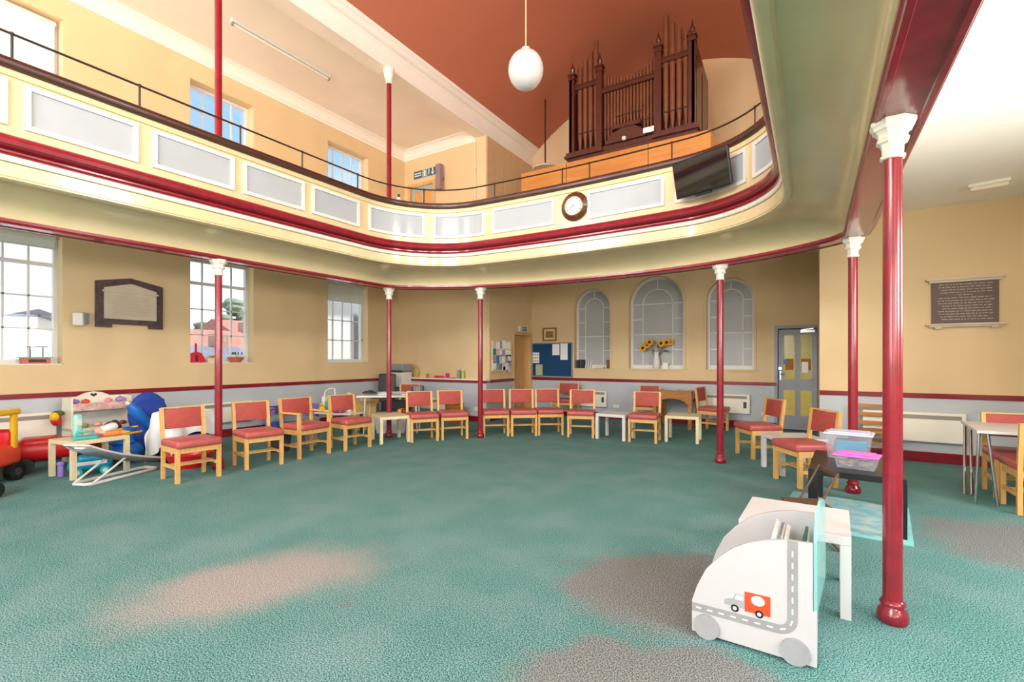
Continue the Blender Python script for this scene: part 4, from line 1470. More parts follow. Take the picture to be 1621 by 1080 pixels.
# ------------------------------------------------------------------ window sill things on far wall
s = thing('flower_vase', 'white ceramic vase on the sill of the middle arched window', 'vase', (-3.0, 11.06, 1.194))
obj('body', lathe([(.06, 0), (.075, .03), (.085, .12), (.07, .22), (.055, .30), (.058, .36), (.066, .38), (.058, .378), (.05, .30)], 20), M_white, s, True)
s = thing('sunflower_bunch', 'bunch of yellow sunflowers standing in the white vase', 'flowers', (-3.0, 11.06, 1.50))
M_stem = mat('stem_green', (66, 92, 44), .6)
M_petal = mat('sunflower_petal', (236, 170, 26), .6, .12, 10)
for dx, dz, dy in ((-.30, .17, -.03), (-.13, .30, -.08), (.13, .27, -.08), (.24, .29, -.02), (-.21, .25, .02), (.30, .30, .02)):
    f_ = obj('stem', tube([(dx * .1, 0, -.05), (dx * .35, dy * .5, .1), (dx, dy, dz)], .007, 6), M_stem, s)
    pet = []
    for k in range(14):
        a = 2 * pi * k / 14
        pet.append(xf(sph((.055, 0, 0), (.036, .006, .015), 6, 4), (dx, dy - .012, dz), 0, 0, a))
    obj('petals', pet, M_petal, f_)
    obj('flower_centre', sph((dx, dy - .02, dz), (.035, .016, .035), 10, 6), mat('sunflower_heart', (84, 36, 18), .8), f_, True)
obj('leaf', [sph((.22, -.03, .10), (.07, .01, .02), 8, 5), sph((.05, -.05, .22), (.03, .01, .06), 8, 5)], M_stem, s)
s = thing('small_card', 'small white greeting card beside the sunflower vase', 'card', (-2.80, 11.06, 1.194))
obj('card_leaf', [cbox(0, 0, .07, .12, .004, .14, rx=R(8)), cbox(0, .03, .07, .12, .004, .14, rx=R(-8))], M_paper, s)
for i in range(4):
    s = thing('hymn_book', ['dark book at the end of the sill row beside the noticeboard', 'dark spined book second along the sill from the noticeboard', 'dark spined book third along the sill from the noticeboard', 'dark spined book next to the white pamphlets on the sill'][i], 'book', (-4.97 + .052 * i, 11.03, 1.19), R(2), 'dark books on the small arched window sill')
    obj('cover', box(0, .042, 0, .15, 0, .20 + .012 * (i % 2)), mat('dark_bookcloth', (52, 42, 44), .6), s)
    obj('pages', box(.004, .038, -.001, .146, .004, .196), M_ink if i % 2 else M_darkgrey, s)
for i in range(3):
    s = thing('pamphlet', ['white pamphlet leaning on the dark sill books', 'white pamphlet in the middle of the leaning bundle on the sill', 'outermost white pamphlet of the leaning bundle on the sill'][i], 'booklet', (-4.73 + .06 * i, 11.04, 1.19), 0, 'white pamphlets on the sill')
    obj('cover', cbox(.02, .06, .085, .012, .13, .17, ry=R(10)), M_paper, s)
s = thing('wooden_box', 'small brown wooden box on the sill of the small arched window', 'box', (-4.12, 11.06, 1.19))
obj('body', box(-.06, .06, -.03, .09, 0, .19), wood('dark_box_wood', (112, 74, 44), (84, 52, 28)), s)
obj('lid', box(-.065, .065, -.035, .095, .19, .205), wood('dark_box_wood', (112, 74, 44), (84, 52, 28)), s)
s = thing('flat_book', 'closed dark book lying flat on the small arched window sill', 'book', (-4.36, 11.05, 1.19), R(4))
obj('cover', [box(-.11, .11, -.03, .09, 0, .006), box(-.11, .11, -.03, .09, .03, .036)], M_ink, s)
obj('pages', box(-.105, .105, -.028, .088, .006, .03), M_paper, s)

# sockets
for (x, y, z, ax), lab in (((-3.92, YF - .012, .30, 'y'), 'white double socket on the grey dado beneath the sunflower window'), ((-6.45, YBL - .155, .28, 'y'), 'white socket with plugs on the hatch dado by the column'), ((-.80, YF - .012, .30, 'y'), 'white socket on the grey dado by the grey door')):
    s = thing('wall_socket', lab, 'socket', (x, y, z))
    obj('plate', rbox(0, -.008, 0, .15, .016, .09, .004, 1), M_white, s)
    obj('switch', [box(-.05, -.03, -.02, -.016, .01, .03), box(.03, .05, -.02, -.016, .01, .03)], M_band, s)

# ------------------------------------------------------------------ hatch corner
for (x, z, r_, h_, m, lab) in ((-7.02, .962, .04, .24, M_grey, 'grey plastic bottle on the hatch ledge'), (-6.90, .962, .038, .22, mat('lime_bottle', (176, 190, 70), .4), 'lime green plastic bottle on the hatch ledge')):
    s = thing('bottle', lab, 'bottle', (x, YBL - .10, z))
    obj('body', lathe([(r_, 0), (r_, h_ * .65), (r_ * .6, h_ * .82), (r_ * .4, h_ * .86)], 14), m, s, True)
    obj('cap', lathe([(r_ * .45, h_ * .85), (r_ * .45, h_)], 10), M_white, s)
s = thing('beaker', 'small magenta beaker on the hatch ledge', 'cup', (-7.36, YBL - .10, .962))
obj('body', lathe([(.032, 0), (.042, .12), (.036, .12), (.028, .01)], 14), mat('magenta_plastic', (206, 30, 110), .4), s, True)
s = thing('fruit_toys', 'row of red and orange toy fruit on the hatch ledge', 'toy', (-7.62, YBL - .10, .962))
for i in range(5):
    obj('fruit', sph((-.12 + .06 * i, 0, .03), .03, 10, 7), M_toyred if i % 2 else M_orange, s, True)
s = thing('tape_roll', 'small brown roll of tape on the hatch ledge', 'tape', (-7.98, YBL - .10, .962))
obj('roll', xf(tube([(.04 * cos(k * pi / 8), 0, .045 + .04 * sin(k * pi / 8)) for k in range(16)], .014, 6, True)), M_oak, s, True)
s = thing('marker_pen', 'thin dark pen lying on the hatch ledge beside the bottles', 'pen', (-7.2, YBL - .12, .968))
obj('barrel', tube([(-.08, 0, 0), (.06, .0, 0)], .009, 8), M_crim, s)
obj('cap', tube([(.06, 0, 0), (.1, 0, 0)], .010, 8), M_iron, s)

s = thing('filing_stand', 'dark stand holding a printer in the window-wall corner', 'stand', (-8.66, 8.75, 0))
obj('shelf', [box(-.25, .25, -.2, .2, .70, .73), box(-.25, .25, -.2, .2, .2, .23)], M_darkgrey, s)
for a in (-.23, .23):
    for b in (-.18, .18):
        obj('leg', box(a - .02, a + .02, b - .02, b + .02, 0, .70), M_darkgrey, s)
s = thing('printer', 'white and grey printer stacked in the corner by the hatch', 'printer', (-8.66, 8.75, .73))
obj('body', rbox(0, 0, .18, .40, .34, .36, .012, 2), M_white, s)
obj('scanner_lid', [rbox(0, 0, .48, .40, .34, .16, .012, 2)], M_grey, s)
obj('control_strip', box(-.2, .2, -.185, -.165, .36, .41), M_ink, s)
s = thing('wicker_basket', 'small tan wicker basket on the hatch ledge by the printer', 'basket', (-8.36, YBL - .09, .962))
obj('bowl', lathe([(.05, 0), (.075, .08), (.08, .16), (.07, .16), (.04, .02)], 14), mat('wicker', (202, 164, 92), .8, .2, 40, .4, 60), s, True)
obj('handle', tube([(.075 * cos(k * pi / 8), 0, .14 + .14 * sin(k * pi / 8)) for k in range(9)], .008, 6), mat('wicker', (202, 164, 92)), s)
s = thing('office_chair', 'black office swivel chair behind the trestle table', 'chair', (-8.45, 7.95, 0), R(25))
obj('seat', rbox(0, 0, .48, .46, .46, .08, .03, 3), M_darkgrey, s, True)
obj('backrest', rbox(0, .24, .82, .42, .07, .50, .035, 3, rx=R(-6)), M_darkgrey, s, True)
obj('gas_column', lathe([(.03, .08), (.03, .45)], 12), M_black, s)
for k in range(5):
    a = 2 * pi * k / 5
    l_ = obj('base_arm', bar((0, 0, .09), (.26 * cos(a), .26 * sin(a), .07), .04, .03), M_black, s)
    obj('castor', sph((.26 * cos(a), .26 * sin(a), .032), .032, 8, 6), M_black, l_)

tt = thing('trestle_table', 'long white folding trestle table heaped with craft things', 'table', (-6.95, 6.78, 0), R(36))
obj('table_top', rbox(0, 0, .705, 1.25, .60, .04, .012, 2), M_band, tt)
for x in (-.50, .50):
    for y in (-.22, .22):
        obj('leg', tube([(x, y, 0), (x * .95, y, .69)], .014, 8), M_white, tt)
    obj('brace', tube([(x, -.22, .1), (x, .22, .1)], .01, 6), M_white, tt)
c_, s_ = cos(R(36)), sin(R(36))


def on_tt(x, y):
    return (-6.95 + c_ * x - s_ * y, 6.78 + s_ * x + c_ * y, .725)


for i, (x, y, m, lab) in enumerate(((-.48, .12, M_darkgrey, 'dark heap of cables at the end of the trestle table'), (-.18, .1, M_paper, 'stack of white magazines on the trestle table'), (.08, .15, M_ink, 'pile of dark leaflets mid trestle table'), (.28, -.05, M_paper, 'loose white papers beside the wire pot'))):
    t = thing('craft_pile', lab, 'papers', on_tt(x, y), R(40 + 13 * i))
    if i == 0:
        obj('cable', tube([(.14 * cos(k * .9) * (1 - k / 40), .1 * sin(k * .9), .02 + .002 * k) for k in range(24)], .012, 6), m, t, True)
    else:
        for k in range(4):
            obj('sheet', xf(box(-.10, .10, -.075, .075, .012 * k, .012 * k + .011), (0, 0, 0), .25 * k - .4), (m, M_paper, M_grey, mat('tinted_paper', (216, 220, 226)))[k], t)
t = thing('wire_pot', 'grey wire mesh pen pot on the trestle table', 'pot', on_tt(.50, -.08))
obj('body', [lathe([(.10, 0), (.105, .17), (.1, .17), (.095, .01)], 16)], M_grey, t, True)
obj('rim', tube([(.105 * cos(k * pi / 8), .105 * sin(k * pi / 8), .17) for k in range(16)], .006, 6, True), M_chrome, t)
obj('wire', [bar((.106 * cos(k * pi / 8), .106 * sin(k * pi / 8), 0), (.108 * cos(k * pi / 8), .108 * sin(k * pi / 8), .17), .006) for k in range(16)], M_darkgrey, t)
t = thing('pen_stack', 'white and grey tray of pens behind the wire pot', 'tray', on_tt(.40, .2))
obj('tray', [rbox(0, 0, .03, .26, .16, .06, .01, 2)], M_white, t)
obj('pens', [tube([(-.1 + .03 * k, -.05, .06), (-.06 + .03 * k, .06, .075)], .006, 6) for k in range(5)], M_ink, t)
t = thing('card_carton', 'tan cardboard carton under the trestle table', 'carton', (-7.62, 6.75, 0), R(36))
obj('body', box(-.2, .2, -.15, .15, 0, .52), mat('cardboard', (206, 172, 112), .8), t)
obj('flap', [cbox(0, -.16, .55, .38, .01, .1, rx=R(30)), cbox(0, .16, .55, .38, .01, .1, rx=R(-30))], mat('cardboard', (206, 172, 112)), t)
t = thing('black_crate', 'black crate of papers under the trestle table', 'crate', (-7.35, 7.25, 0), R(36))
obj('body', [box(-.25, .25, -.18, .18, 0, .02)] + [box(-.25, .25, y - .01, y + .01, .02, .55) for y in (-.17, .17)] + [box(x - .01, x + .01, -.18, .18, .02, .55) for x in (-.24, .24)], M_black, t)
obj('papers', [box(-.2 + .08 * k, -.14 + .08 * k, -.14, .14, .02, .5) for k in range(5)], M_ink, t)
t = thing('storage_tub', 'large translucent grey storage tub under the trestle table', 'storage box', (-6.95, 6.78, 0), R(36))
obj('tub', [prism([(-.26, 0), (.26, 0), (.31, .34), (-.31, .34)], 'y', -.2, .2)], mat('grey_translucent', (196, 204, 214), .3, .04), t)
obj('lid', rbox(0, 0, .355, .67, .45, .03, .01, 2), mat('grey_translucent_lid', (206, 212, 222), .3), t)
t = thing('toy_bundle', 'small heap of orange and yellow soft toys on the grey tub', 'toy', (-6.75, 6.85, .37))
for k in range(6):
    obj('soft_toy', sph((random.uniform(-.09, .09), random.uniform(-.07, .07), .04), .045, 10, 7), (M_orange, M_yel, M_crim)[k % 3], t, True)
t = thing('wooden_cabinet', 'orange-brown wooden box by the low heater under the hatch ledge', 'box', (-6.75, 8.45, 0), R(-20))
obj('body', box(-.16, .16, -.14, .14, 0, .42), M_oak, t)
obj('lid', box(-.17, .17, -.15, .15, .42, .44), M_oak, t)

# ------------------------------------------------------------------ toy washing-up stand behind the armchair
t = thing('toy_sink_table', 'small white-topped play table behind the armchair', 'table', (-7.37, 5.86, 0), R(10))
obj('table_top', rbox(0, 0, .43, .84, .38, .03, .01, 2), M_band, t)
for x in (-.38, .38):
    for y in (-.15, .15):
        obj('leg', box(x - .02, x + .02, y - .02, y + .02, 0, .42), M_darkgrey, t)


def on_ts(x, y, z=.445):
    a = R(10)
    return (-7.37 + cos(a) * x - sin(a) * y, 5.86 + sin(a) * x + cos(a) * y, z)


t = thing('toy_sink', 'teal toy sink with a white swan-neck tap', 'toy', on_ts(-.22, .05), R(10))
obj('basin', rbox(.08, 0, .10, .26, .24, .2, .03, 3), M_teal, t, True)
obj('tap_base', rbox(-.17, 0, .14, .08, .10, .28, .03, 3), M_white, t, True)
obj('tap_spout', tube([(-.17, 0, .26), (-.15, 0, .36), (-.05, 0, .42), (.08, 0, .42), (.085, 0, .3)], .014, 8), M_white, t, True)
t = thing('toy_duck', 'yellow toy duck with an orange beak by the teal sink', 'toy', on_ts(-.27, -.13), R(20))
obj('body', sph((0, 0, .06), (.06, .045, .06)), M_yel, t, True)
obj('head', sph((-.01, -.01, .135), .036), M_yel, t, True)
obj('beak', sph((-.01, -.045, .13), (.02, .022, .01), 8, 5), M_orange, t)
t = thing('toy_plate', 'pink toy plate with pieces on the play table', 'toy', on_ts(.06, -.08), 0)
obj('plate', lathe([(.07, 0), (.12, .02), (.115, .025), (.06, .008)], 18), mat('magenta_plastic', (206, 30, 110)), t, True)
obj('toy_food', [sph((.04, .01, .03), .022, 8, 6), sph((-.03, .02, .03), .022, 8, 6)], M_lilac, t)
t = thing('pump_bottle', 'white pump soap bottle behind the play table tap', 'bottle', on_ts(.12, .13))
obj('body', lathe([(.04, 0), (.042, .2), (.03, .24), (.014, .25), (.014, .29)], 14), M_white, t, True)
obj('pump', [tube([(0, 0, .28), (0, 0, .34)], .008, 6), box(-.05, .05, -.012, .012, .33, .35)], M_white, t)
t = thing('grey_bin', 'grey plastic bin behind the armchair seat', 'bin', (-7.05, 4.98, 0))
obj('body', lathe([(.14, 0), (.19, .44), (.18, .44), (.13, .02)], 4, rot=pi / 4), M_grey, t)
obj('rim', lathe([(.185, .43), (.20, .43), (.20, .46), (.185, .46)], 4, rot=pi / 4), M_grey, t)
t = thing('dark_pot', 'dark round tub of toys tucked behind the armchair', 'tub', (-7.0, 4.45, 0))
obj('body', lathe([(.15, 0), (.2, .4), (.19, .4), (.14, .02)], 16), M_darkgrey, t, True)
obj('contents', sph((0, 0, .38), (.17, .17, .08)), M_navy, t, True)
t = thing('blue_bench', 'low blue and lilac toy bench against the window wall', 'bench', (-8.75, 5.35, 0))
obj('back_board', box(-.2, -.16, 0, 1.0, .35, .50), mat('dull_blue', (66, 78, 140), .6), t)
obj('seat_board', box(-.2, .15, 0, 1.0, .12, .16), mat('dull_blue', (66, 78, 140)), t)
obj('side_panel', box(-.2, .15, 0, .04, 0, .5), M_lilac, t)
obj('side_panel', box(-.2, .15, .96, 1.0, 0, .5), M_lilac, t)
t = thing('lilac_bag', 'purple and green soft bag leaning on the blue bench', 'bag', (-8.35, 5.22, 0))
obj('body', rbox(0, 0, .20, .22, .30, .40, .07, 3), mat('purple_cloth', (98, 82, 150), .8, scale=6, rgb2=(140, 170, 150)), t, True)
obj('strap', tube([(0, -.1, .38), (0, -.06, .5), (0, .06, .5), (0, .1, .38)], .01, 6), M_purple, t)

# ------------------------------------------------------------------ toy corner
# ride-on car with a yellow roof frame
t = thing('ride_on_car', 'red toy ride-on car with a yellow roof frame and black wheels', 'toy car', (-7.95, 1.42, 0), R(38))
obj('body', [rbox(0, 0, .30, .46, .70, .26, .08, 4), rbox(0, -.22, .40, .42, .26, .14, .06, 3)], M_orange, t, True)
obj('seat_back', rbox(0, .22, .48, .40, .12, .24, .05, 3), M_toyred, t, True)
for x in (-.2, .2):
    obj('roof_pillar', rbox(x, .24, .58, .05, .07, .44, .02, 2), M_yel, t, True)
    obj('roof_pillar', rbox(x, -.16, .60, .05, .06, .40, .02, 2), M_yel, t, True)
obj('roof', [rbox(0, .04, .80, .48, .54, .07, .03, 3)], M_yel, t, True)
obj('roof_top', rbox(0, .04, .84, .44, .50, .025, .01, 2), M_band, t, True)
for x in (-.21, .21):
    for y in (-.24, .24):
        w_ = obj('wheel', xf(disc((0, 0, 0), .105, 'x', .08, 20), (x, y, .105)), M_black, t, True)
        obj('hub', xf(disc((0, 0, 0), .045, 'x', .09, 14), (x, y, .105)), M_darkgrey, w_)
obj('axle_chassis', box(-.17, .17, -.3, .3, .09, .20), M_darkgrey, t)
obj('steering_wheel', tube([(.1 * cos(k * pi / 8), -.1, .55 + .07 * sin(k * pi / 8)) for k in range(9)], .012, 6), M_black, t, True)

t = thing('toy_tractor', 'purple and black ride-on toy at the edge of the toy corner', 'toy car', (-7.12, 1.22, 0), R(20))
obj('body', [rbox(0, 0, .24, .26, .36, .22, .09, 4)], M_purple, t, True)
for x in (-.12, .12):
    for y in (-.13, .13):
        obj('wheel', xf(disc((0, 0, 0), .085, 'x', .07, 18), (x, y, .085)), M_black, t, True)
obj('handle', tube([(-.1, .1, .34), (-.1, .13, .44), (.1, .13, .44), (.1, .1, .34)], .014, 8), M_pink, t, True)

t = thing('red_toy_car_body', 'big red plastic car shell on black wheels behind the birch table', 'toy car', (-8.35, 2.18, 0), R(75))
obj('body', [rbox(0, 0, .27, .80, .42, .24, .10, 4), rbox(-.1, 0, .36, .4, .36, .12, .05, 3)], M_toyred, t, True)
for x in (-.26, .26):
    for y in (-.2, .2):
        obj('wheel', disc((x, y, .10), .10, 'y', .07, 20), M_black, t, True)
obj('bumper', rbox(-.4, 0, .2, .05, .36, .07, .02, 2), M_grey, t)

# toy kitchen
t = thing('toy_kitchen', 'cream toy kitchen dresser with a curved top shelf of play things', 'toy kitchen', (-8.72, 2.42, 0), R(2))
obj('side_panel', box(-.16, .16, 0, .02, 0, .88), M_band, t)
obj('side_panel', box(-.16, .16, .68, .70, 0, .88), M_band, t)
obj('back_panel', box(-.16, -.145, .02, .68, .0, .80), mat('kitchen_pale_grey', (214, 218, 214), .5), t)
cr = [(0, .80), (0, .86), (.05, .875), (.15, .88), (.25, .93), (.35, .95), (.45, .93), (.55, .88), (.65, .875), (.70, .86), (.70, .80)]
obj('crest_board', prism(cr, 'x', -.16, -.145), M_band, t)
obj('shelf', box(-.145, .16, .02, .68, .76, .785), M_band, t)
obj('worktop', box(-.16, .20, 0, .70, .42, .46), M_band, t)
obj('cupboard_door', box(.15, .165, .03, .345, .06, .41), M_band, t)
obj('cupboard_door', box(.15, .165, .355, .67, .06, .41), M_band, t)
obj('front_lip', box(.15, .165, .02, .68, .70, .80), mat('kitchen_lip', (226, 208, 200), .5, scale=20, rgb2=(196, 140, 130)), t)
obj('heart_decal', [disc((-.143, .33, .905), .018, 'x', .004, 10), disc((-.143, .37, .905), .018, 'x', .004, 10), disc((-.143, .35, .89), .018, 'x', .004, 10)], M_ink, t)
for i, (y, m, r_, lab) in enumerate(((.08, M_lilac, .045, 'lilac toy teapot at the near end of the toy kitchen shelf'), (.20, M_orange, .04, 'orange toy loaf on the toy kitchen shelf'), (.46, mat('rose_plastic', (232, 140, 160), .4), .04, 'rose pink toy cup on the toy kitchen shelf'), (.60, mat('mauve_plastic', (170, 130, 190), .4), .05, 'mauve toy pan at the far end of the toy kitchen shelf'))):
    s = thing('toy_crockery', lab, 'toy', (-8.70, 2.42 + y, .787))
    obj('body', sph((0, 0, r_ * .8), (r_, r_ * 1.3, r_ * .8), 12, 8), m, s, True)
    obj('knob', sph((0, 0, r_ * 1.6), r_ * .25, 8, 6), m, s)
for i, (y, m, lab) in enumerate(((.12, mat('olive_food', (150, 150, 80), .6), 'olive toy vegetables on the toy kitchen worktop'), (.36, M_skin, 'small pink doll face down on the toy kitchen worktop'), (.56, M_crim, 'dark red toy tin on the toy kitchen worktop'))):
    s = thing('play_food', lab, 'toy', (-8.66, 2.42 + y, .46))
    obj('piece', [sph((0, -.04, .035), (.04, .05, .035), 10, 6)], m, s, True)
    obj('piece', [sph((.03, .05, .03), (.035, .05, .03), 10, 6)], m, s, True)
s = thing('toy_hats', 'bundle of red, yellow and green hats hanging beside the toy kitchen', 'hats', (-8.80, 2.335, .52))
obj('hat', sph((0, .0, .05), (.06, .06, .07)), M_toyred, s, True)
obj('hat', sph((.04, -.03, .11), (.05, .05, .06)), M_yel, s, True)
obj('hat', sph((.0, .02, .15), (.06, .07, .04)), mat('hat_green', (72, 104, 50), .7), s, True)

# blue folded buggy bag, cloth covered box, red tub
s = thing('blue_bag', 'big bright blue padded bag propped against the window wall', 'bag', (-8.36, 3.24, 0), R(10))
obj('body', [sph((0, 0, .60), (.17, .26, .33), 18, 12), sph((.06, .05, .32), (.16, .27, .34), 16, 10)], M_navy, s, True)
obj('flap', [rbox(.13, -.02, .70, .06, .36, .26, .025, 2, ry=R(-12))], M_navy, s, True)
s = thing('inflatable_bat', 'shiny blue inflatable tube leaning on the blue bag', 'toy', (-8.02, 3.06, .08))
obj('tube', tube([(-.10, .14, .30), (-.06, .04, .45), (-.02, -.10, .62), (-.02, -.16, .70)], [.05, .07, .075, .05], 12), M_blue, s, True)
obj('valve', sph((-.015, -.185, .725), .03, 8, 6), M_white, s, True)
s = thing('toy_helmet', 'dark toy helmet among the blue toys by the toy kitchen', 'toy', (-8.33, 2.80, .31))
obj('shell', sph((0, 0, .14), (.09, .11, .10)), M_darkgrey, s, True)
obj('visor', sph((.05, -.02, .14), (.05, .08, .04)), M_teal, s, True)
s = thing('stool_box', 'dark storage chest under the helmet by the toy kitchen', 'box', (-8.33, 2.80, 0))
obj('body', box(-.14, .14, -.16, .16, 0, .29), M_oak, s)
obj('lid', box(-.15, .15, -.17, .17, .29, .31), M_oak, s)

s = thing('covered_crate', 'upright dark crate underneath the white cloth', 'crate', (-7.50, 3.34, 0), R(8))
obj('body', rbox(0, 0, .32, .40, .50, .64, .02, 2), M_black, s)
obj('rails', [box(.2, .215, -.25, .25, z, z + .03) for z in (.15, .35, .5)], M_navy, s)


def cloth():
    N, Mm = 30, 26
    V, F = [], []
    for i in range(N + 1):
        for k in range(Mm + 1):
            u, v = -1.55 + 3.1 * i / N, -1.55 + 3.1 * k / Mm
            hx, hy = .215, .265
            x, y = u * .32, v * .38
            over = max(0, abs(x) - hx) + max(0, abs(y) - hy)
            px = max(-hx, min(hx, x)) + (math.copysign(.06 * min(1, over * 5) + .02 * sin(v * 7), x) if abs(x) > hx else 0)
            py = max(-hy, min(hy, y)) + (math.copysign(.06 * min(1, over * 5) + .02 * sin(u * 8), y) if abs(y) > hy else 0)
            drop = over * (1.35 + .25 * sin(u * 3 + v * 2))
            V.append((px, py, .655 - drop + .01 * sin(u * 9) * cos(v * 7) + .06 * cos(v * 1.3)))
    for i in range(N):
        for k in range(Mm):
            a = i * (Mm + 1) + k
            F.append((a, a + 1, a + Mm + 2, a + Mm + 1))
    return V, F


s = obj('white_cloth', cloth(), M_cloth, None, True, (-7.50, 3.34, .0), R(8))
tag(s, 'white sheet draped over a crate behind the first red chair', 'cloth')
s = thing('red_tub', 'shallow bright red plastic tub under the draped sheet', 'tub', (-6.98, 3.17, 0), R(12))
obj('body', [lathe([(.19, 0), (.26, .17), (.275, .175), (.275, .19), (.25, .19), (.18, .02)], 24)], M_toyred, s, True)
obj('handle', tube([(.26, -.07, .16), (.31, -.05, .18), (.31, .05, .18), (.26, .07, .16)], .012, 6), M_toyred, s, True)

# blue toy aeroplane seat with yellow wings
s = thing('toy_aeroplane', 'blue ride-on toy with yellow bar handles next to the birch table', 'toy', (-7.95, 2.82, 0), R(15))
obj('body', [sph((0, 0, .16), (.18, .22, .15), 16, 10), rbox(0, .02, .36, .10, .16, .26, .04, 3)], M_blue, s, True)
obj('seat', sph((.02, -.06, .30), (.14, .15, .05)), M_blue, s, True)
obj('handle', tube([(0, -.22, .46), (0, .16, .48)], .016, 8), M_yel, s, True)
obj('handle', tube([(.05, -.2, .39), (.05, .18, .41)], .016, 8), M_yel, s, True)
for y in (-.17, .17):
    obj('wheel', disc((.1, y, .06), .06, 'y', .05, 16), M_darkgrey, s, True)

# turquoise toy car under the table
s = thing('toy_car', 'turquoise and white toy car parked under the birch table', 'toy car', (-7.55, 2.32, 0), R(78))
obj('body', [rbox(0, 0, .12, .42, .19, .13, .05, 4), rbox(.0, 0, .20, .24, .17, .09, .04, 3)], M_turq, s, True)
obj('stripe', rbox(0, -.092, .15, .3, .02, .045, .008, 2), M_white, s)
for x in (-.13, .13):
    for y in (-.09, .09):
        w_ = obj('wheel', disc((x, y, .05), .05, 'y', .04, 16), M_teal, s, True)
        obj('hub', disc((x, y * 1.25, .05), .026, 'y', .01, 12), M_white, w_)
s = thing('lilac_ball', 'small lilac toy block beside the turquoise car', 'toy', (-7.66, 2.07, 0))
obj('block', rbox(0, 0, .16, .06, .06, .05, .015, 2), M_lilac, s, True)
obj('stand', rbox(0, 0, .07, .05, .05, .14, .01, 2), M_lilac, s)

# things on the birch table
def on_bt(x, y):
    a = R(8)
    return (-7.62 + cos(a) * x - sin(a) * y, 2.34 + sin(a) * x + cos(a) * y, .45)


s = thing('toy_phone', 'mint green toy phone standing on the birch table', 'toy', on_bt(-.06, -.10), R(10))
obj('handset', rbox(0, 0, .15, .07, .09, .28, .03, 3), mat('mint_plastic', (150, 216, 206), .4), s, True)
obj('screen', rbox(.036, 0, .19, .01, .06, .08, .004, 1), M_white, s)
s = thing('toy_iron', 'teal toy iron lying at the front of the birch table', 'toy', on_bt(.14, -.12), R(80))
obj('sole', rbox(0, 0, .02, .24, .14, .04, .018, 3), M_teal, s, True)
obj('grip', tube([(-.09, 0, .03), (-.07, 0, .09), (.06, 0, .09), (.09, 0, .03)], .015, 8), M_teal, s, True)
s = thing('rag_doll', 'pink rag doll in a white dress lying on the birch table', 'doll', on_bt(.04, .10), R(100))
obj('body', [sph((0, 0, .06), (.11, .06, .05)), sph((-.13, 0, .06), (.05, .05, .05))], M_skin, s, True)
obj('dress', rbox(.07, 0, .09, .2, .13, .09, .04, 3, ry=R(-18)), M_cloth, s, True)
for q in (-1, 1):
    obj('arm', tube([(-.06, .05 * q, .06), (-.02, .13 * q, .05)], .022, 8), M_skin, s, True)
s = thing('orange_rattle', 'orange patterned toy beside the rag doll', 'toy', on_bt(.18, .16), R(75))
obj('bar', rbox(0, 0, .04, .22, .06, .06, .02, 2), mat('orange_toy', (240, 150, 70), .5, scale=30, rgb2=(226, 90, 40)), s, True)
obj('ring', tube([(.12 + .04 * cos(k * pi / 6), .04 * sin(k * pi / 6), .04) for k in range(12)], .01, 6, True), M_yel, s, True)

# baby bouncer
s = thing('baby_bouncer', 'grey fabric baby bouncer on a white tubular frame', 'bouncer', (-7.10, 2.44, 0), R(22))
fr = [(.07, -.44, .02), (.11, -.38, .018), (.12, .36, .018), (.08, .44, .018), (-.08, .44, .018), (-.12, .36, .018), (-.11, -.38, .018), (-.07, -.44, .02)]
obj('base_frame', tube(fr, .018, 8, True), M_white, s, True)
for x in (-.12, .12):
    obj('side_arm', tube([(x, -.40, .02), (x * 1.05, -.22, .12), (x * 1.05, .02, .26)], .012, 8), M_white, s, True)
    obj('pivot', sph((x * 1.08, .02, .265), .03, 10, 7), M_white, s, True)
seat = [(-.46, .46), (-.30, .38), (-.1, .30), (.1, .24), (.28, .19), (.44, .15)]
V, F = [], []
for y, z in seat:
    for k in range(7):
        x = -.17 + .34 * k / 6
        V.append((x, y, z - .05 * (1 - (x / .17) ** 2)))
for i in range(5):
    for k in range(6):
        a = i * 7 + k
        F.append((a, a + 1, a + 8, a + 7))
sm = obj('sling_seat', (V, F), mat('bouncer_grey_cloth', (128, 130, 134), .85, .12, 12, .3, 60), s, True)
so = sm.modifiers.new('thick', 'SOLIDIFY')
so.thickness = .018
obj('seat_frame', tube([(-.17, y, z) for y, z in seat] + [(.17, y, z) for y, z in seat[::-1]], .012, 8, True), M_white, s, True)
obj('head_pad', rbox(0, -.34, .385, .2, .18, .03, .012, 2, rx=R(-26)), M_cloth, s, True)

# sill toys on the window wall
s = thing('wooden_boat', 'orange and green toy boat with a roof on the window sill', 'toy', (-9.2, 2.20, 1.352))
obj('hull', [prism([(-.12, 0), (.16, 0), (.17, .08), (-.13, .08)], 'x', -.06, .06)], mat('terracotta_toy', (206, 110, 74), .5), s)
obj('deck', box(-.075, .075, -.16, .19, .08, .095), M_teal, s)
obj('post', [tube([(0, y, .09), (0, y, .23)], .006, 6) for y in (-.03, .10)], M_iron, s)
obj('canopy', box(-.03, .03, -.08, .15, .23, .245), M_grey, s)
obj('port', box(.06, .064, -.06, .12, .02, .06), M_iron, s)
s = thing('dustpan', 'bright red toy dustpan leaning in the second window', 'toy', (-9.18, 4.28, 1.352))
obj('pan', prism([(-.11, 0), (.13, 0), (.14, .08), (.08, .17), (0, .20), (-.07, .17), (-.12, .08)], 'x', -.02, .02), mat('dustpan_red', (214, 30, 60), .4), s)
obj('handle', box(-.01, .01, -.015, .015, .19, .34), mat('dustpan_red', (214, 30, 60)), s)
obj('brush', sph((.025, .0, .08), (.012, .022, .06), 8, 6), M_iron, s)
s = thing('flower_trough', 'red toy bowl of flowers on the second window sill', 'toy', (-9.18, 4.97, 1.352))
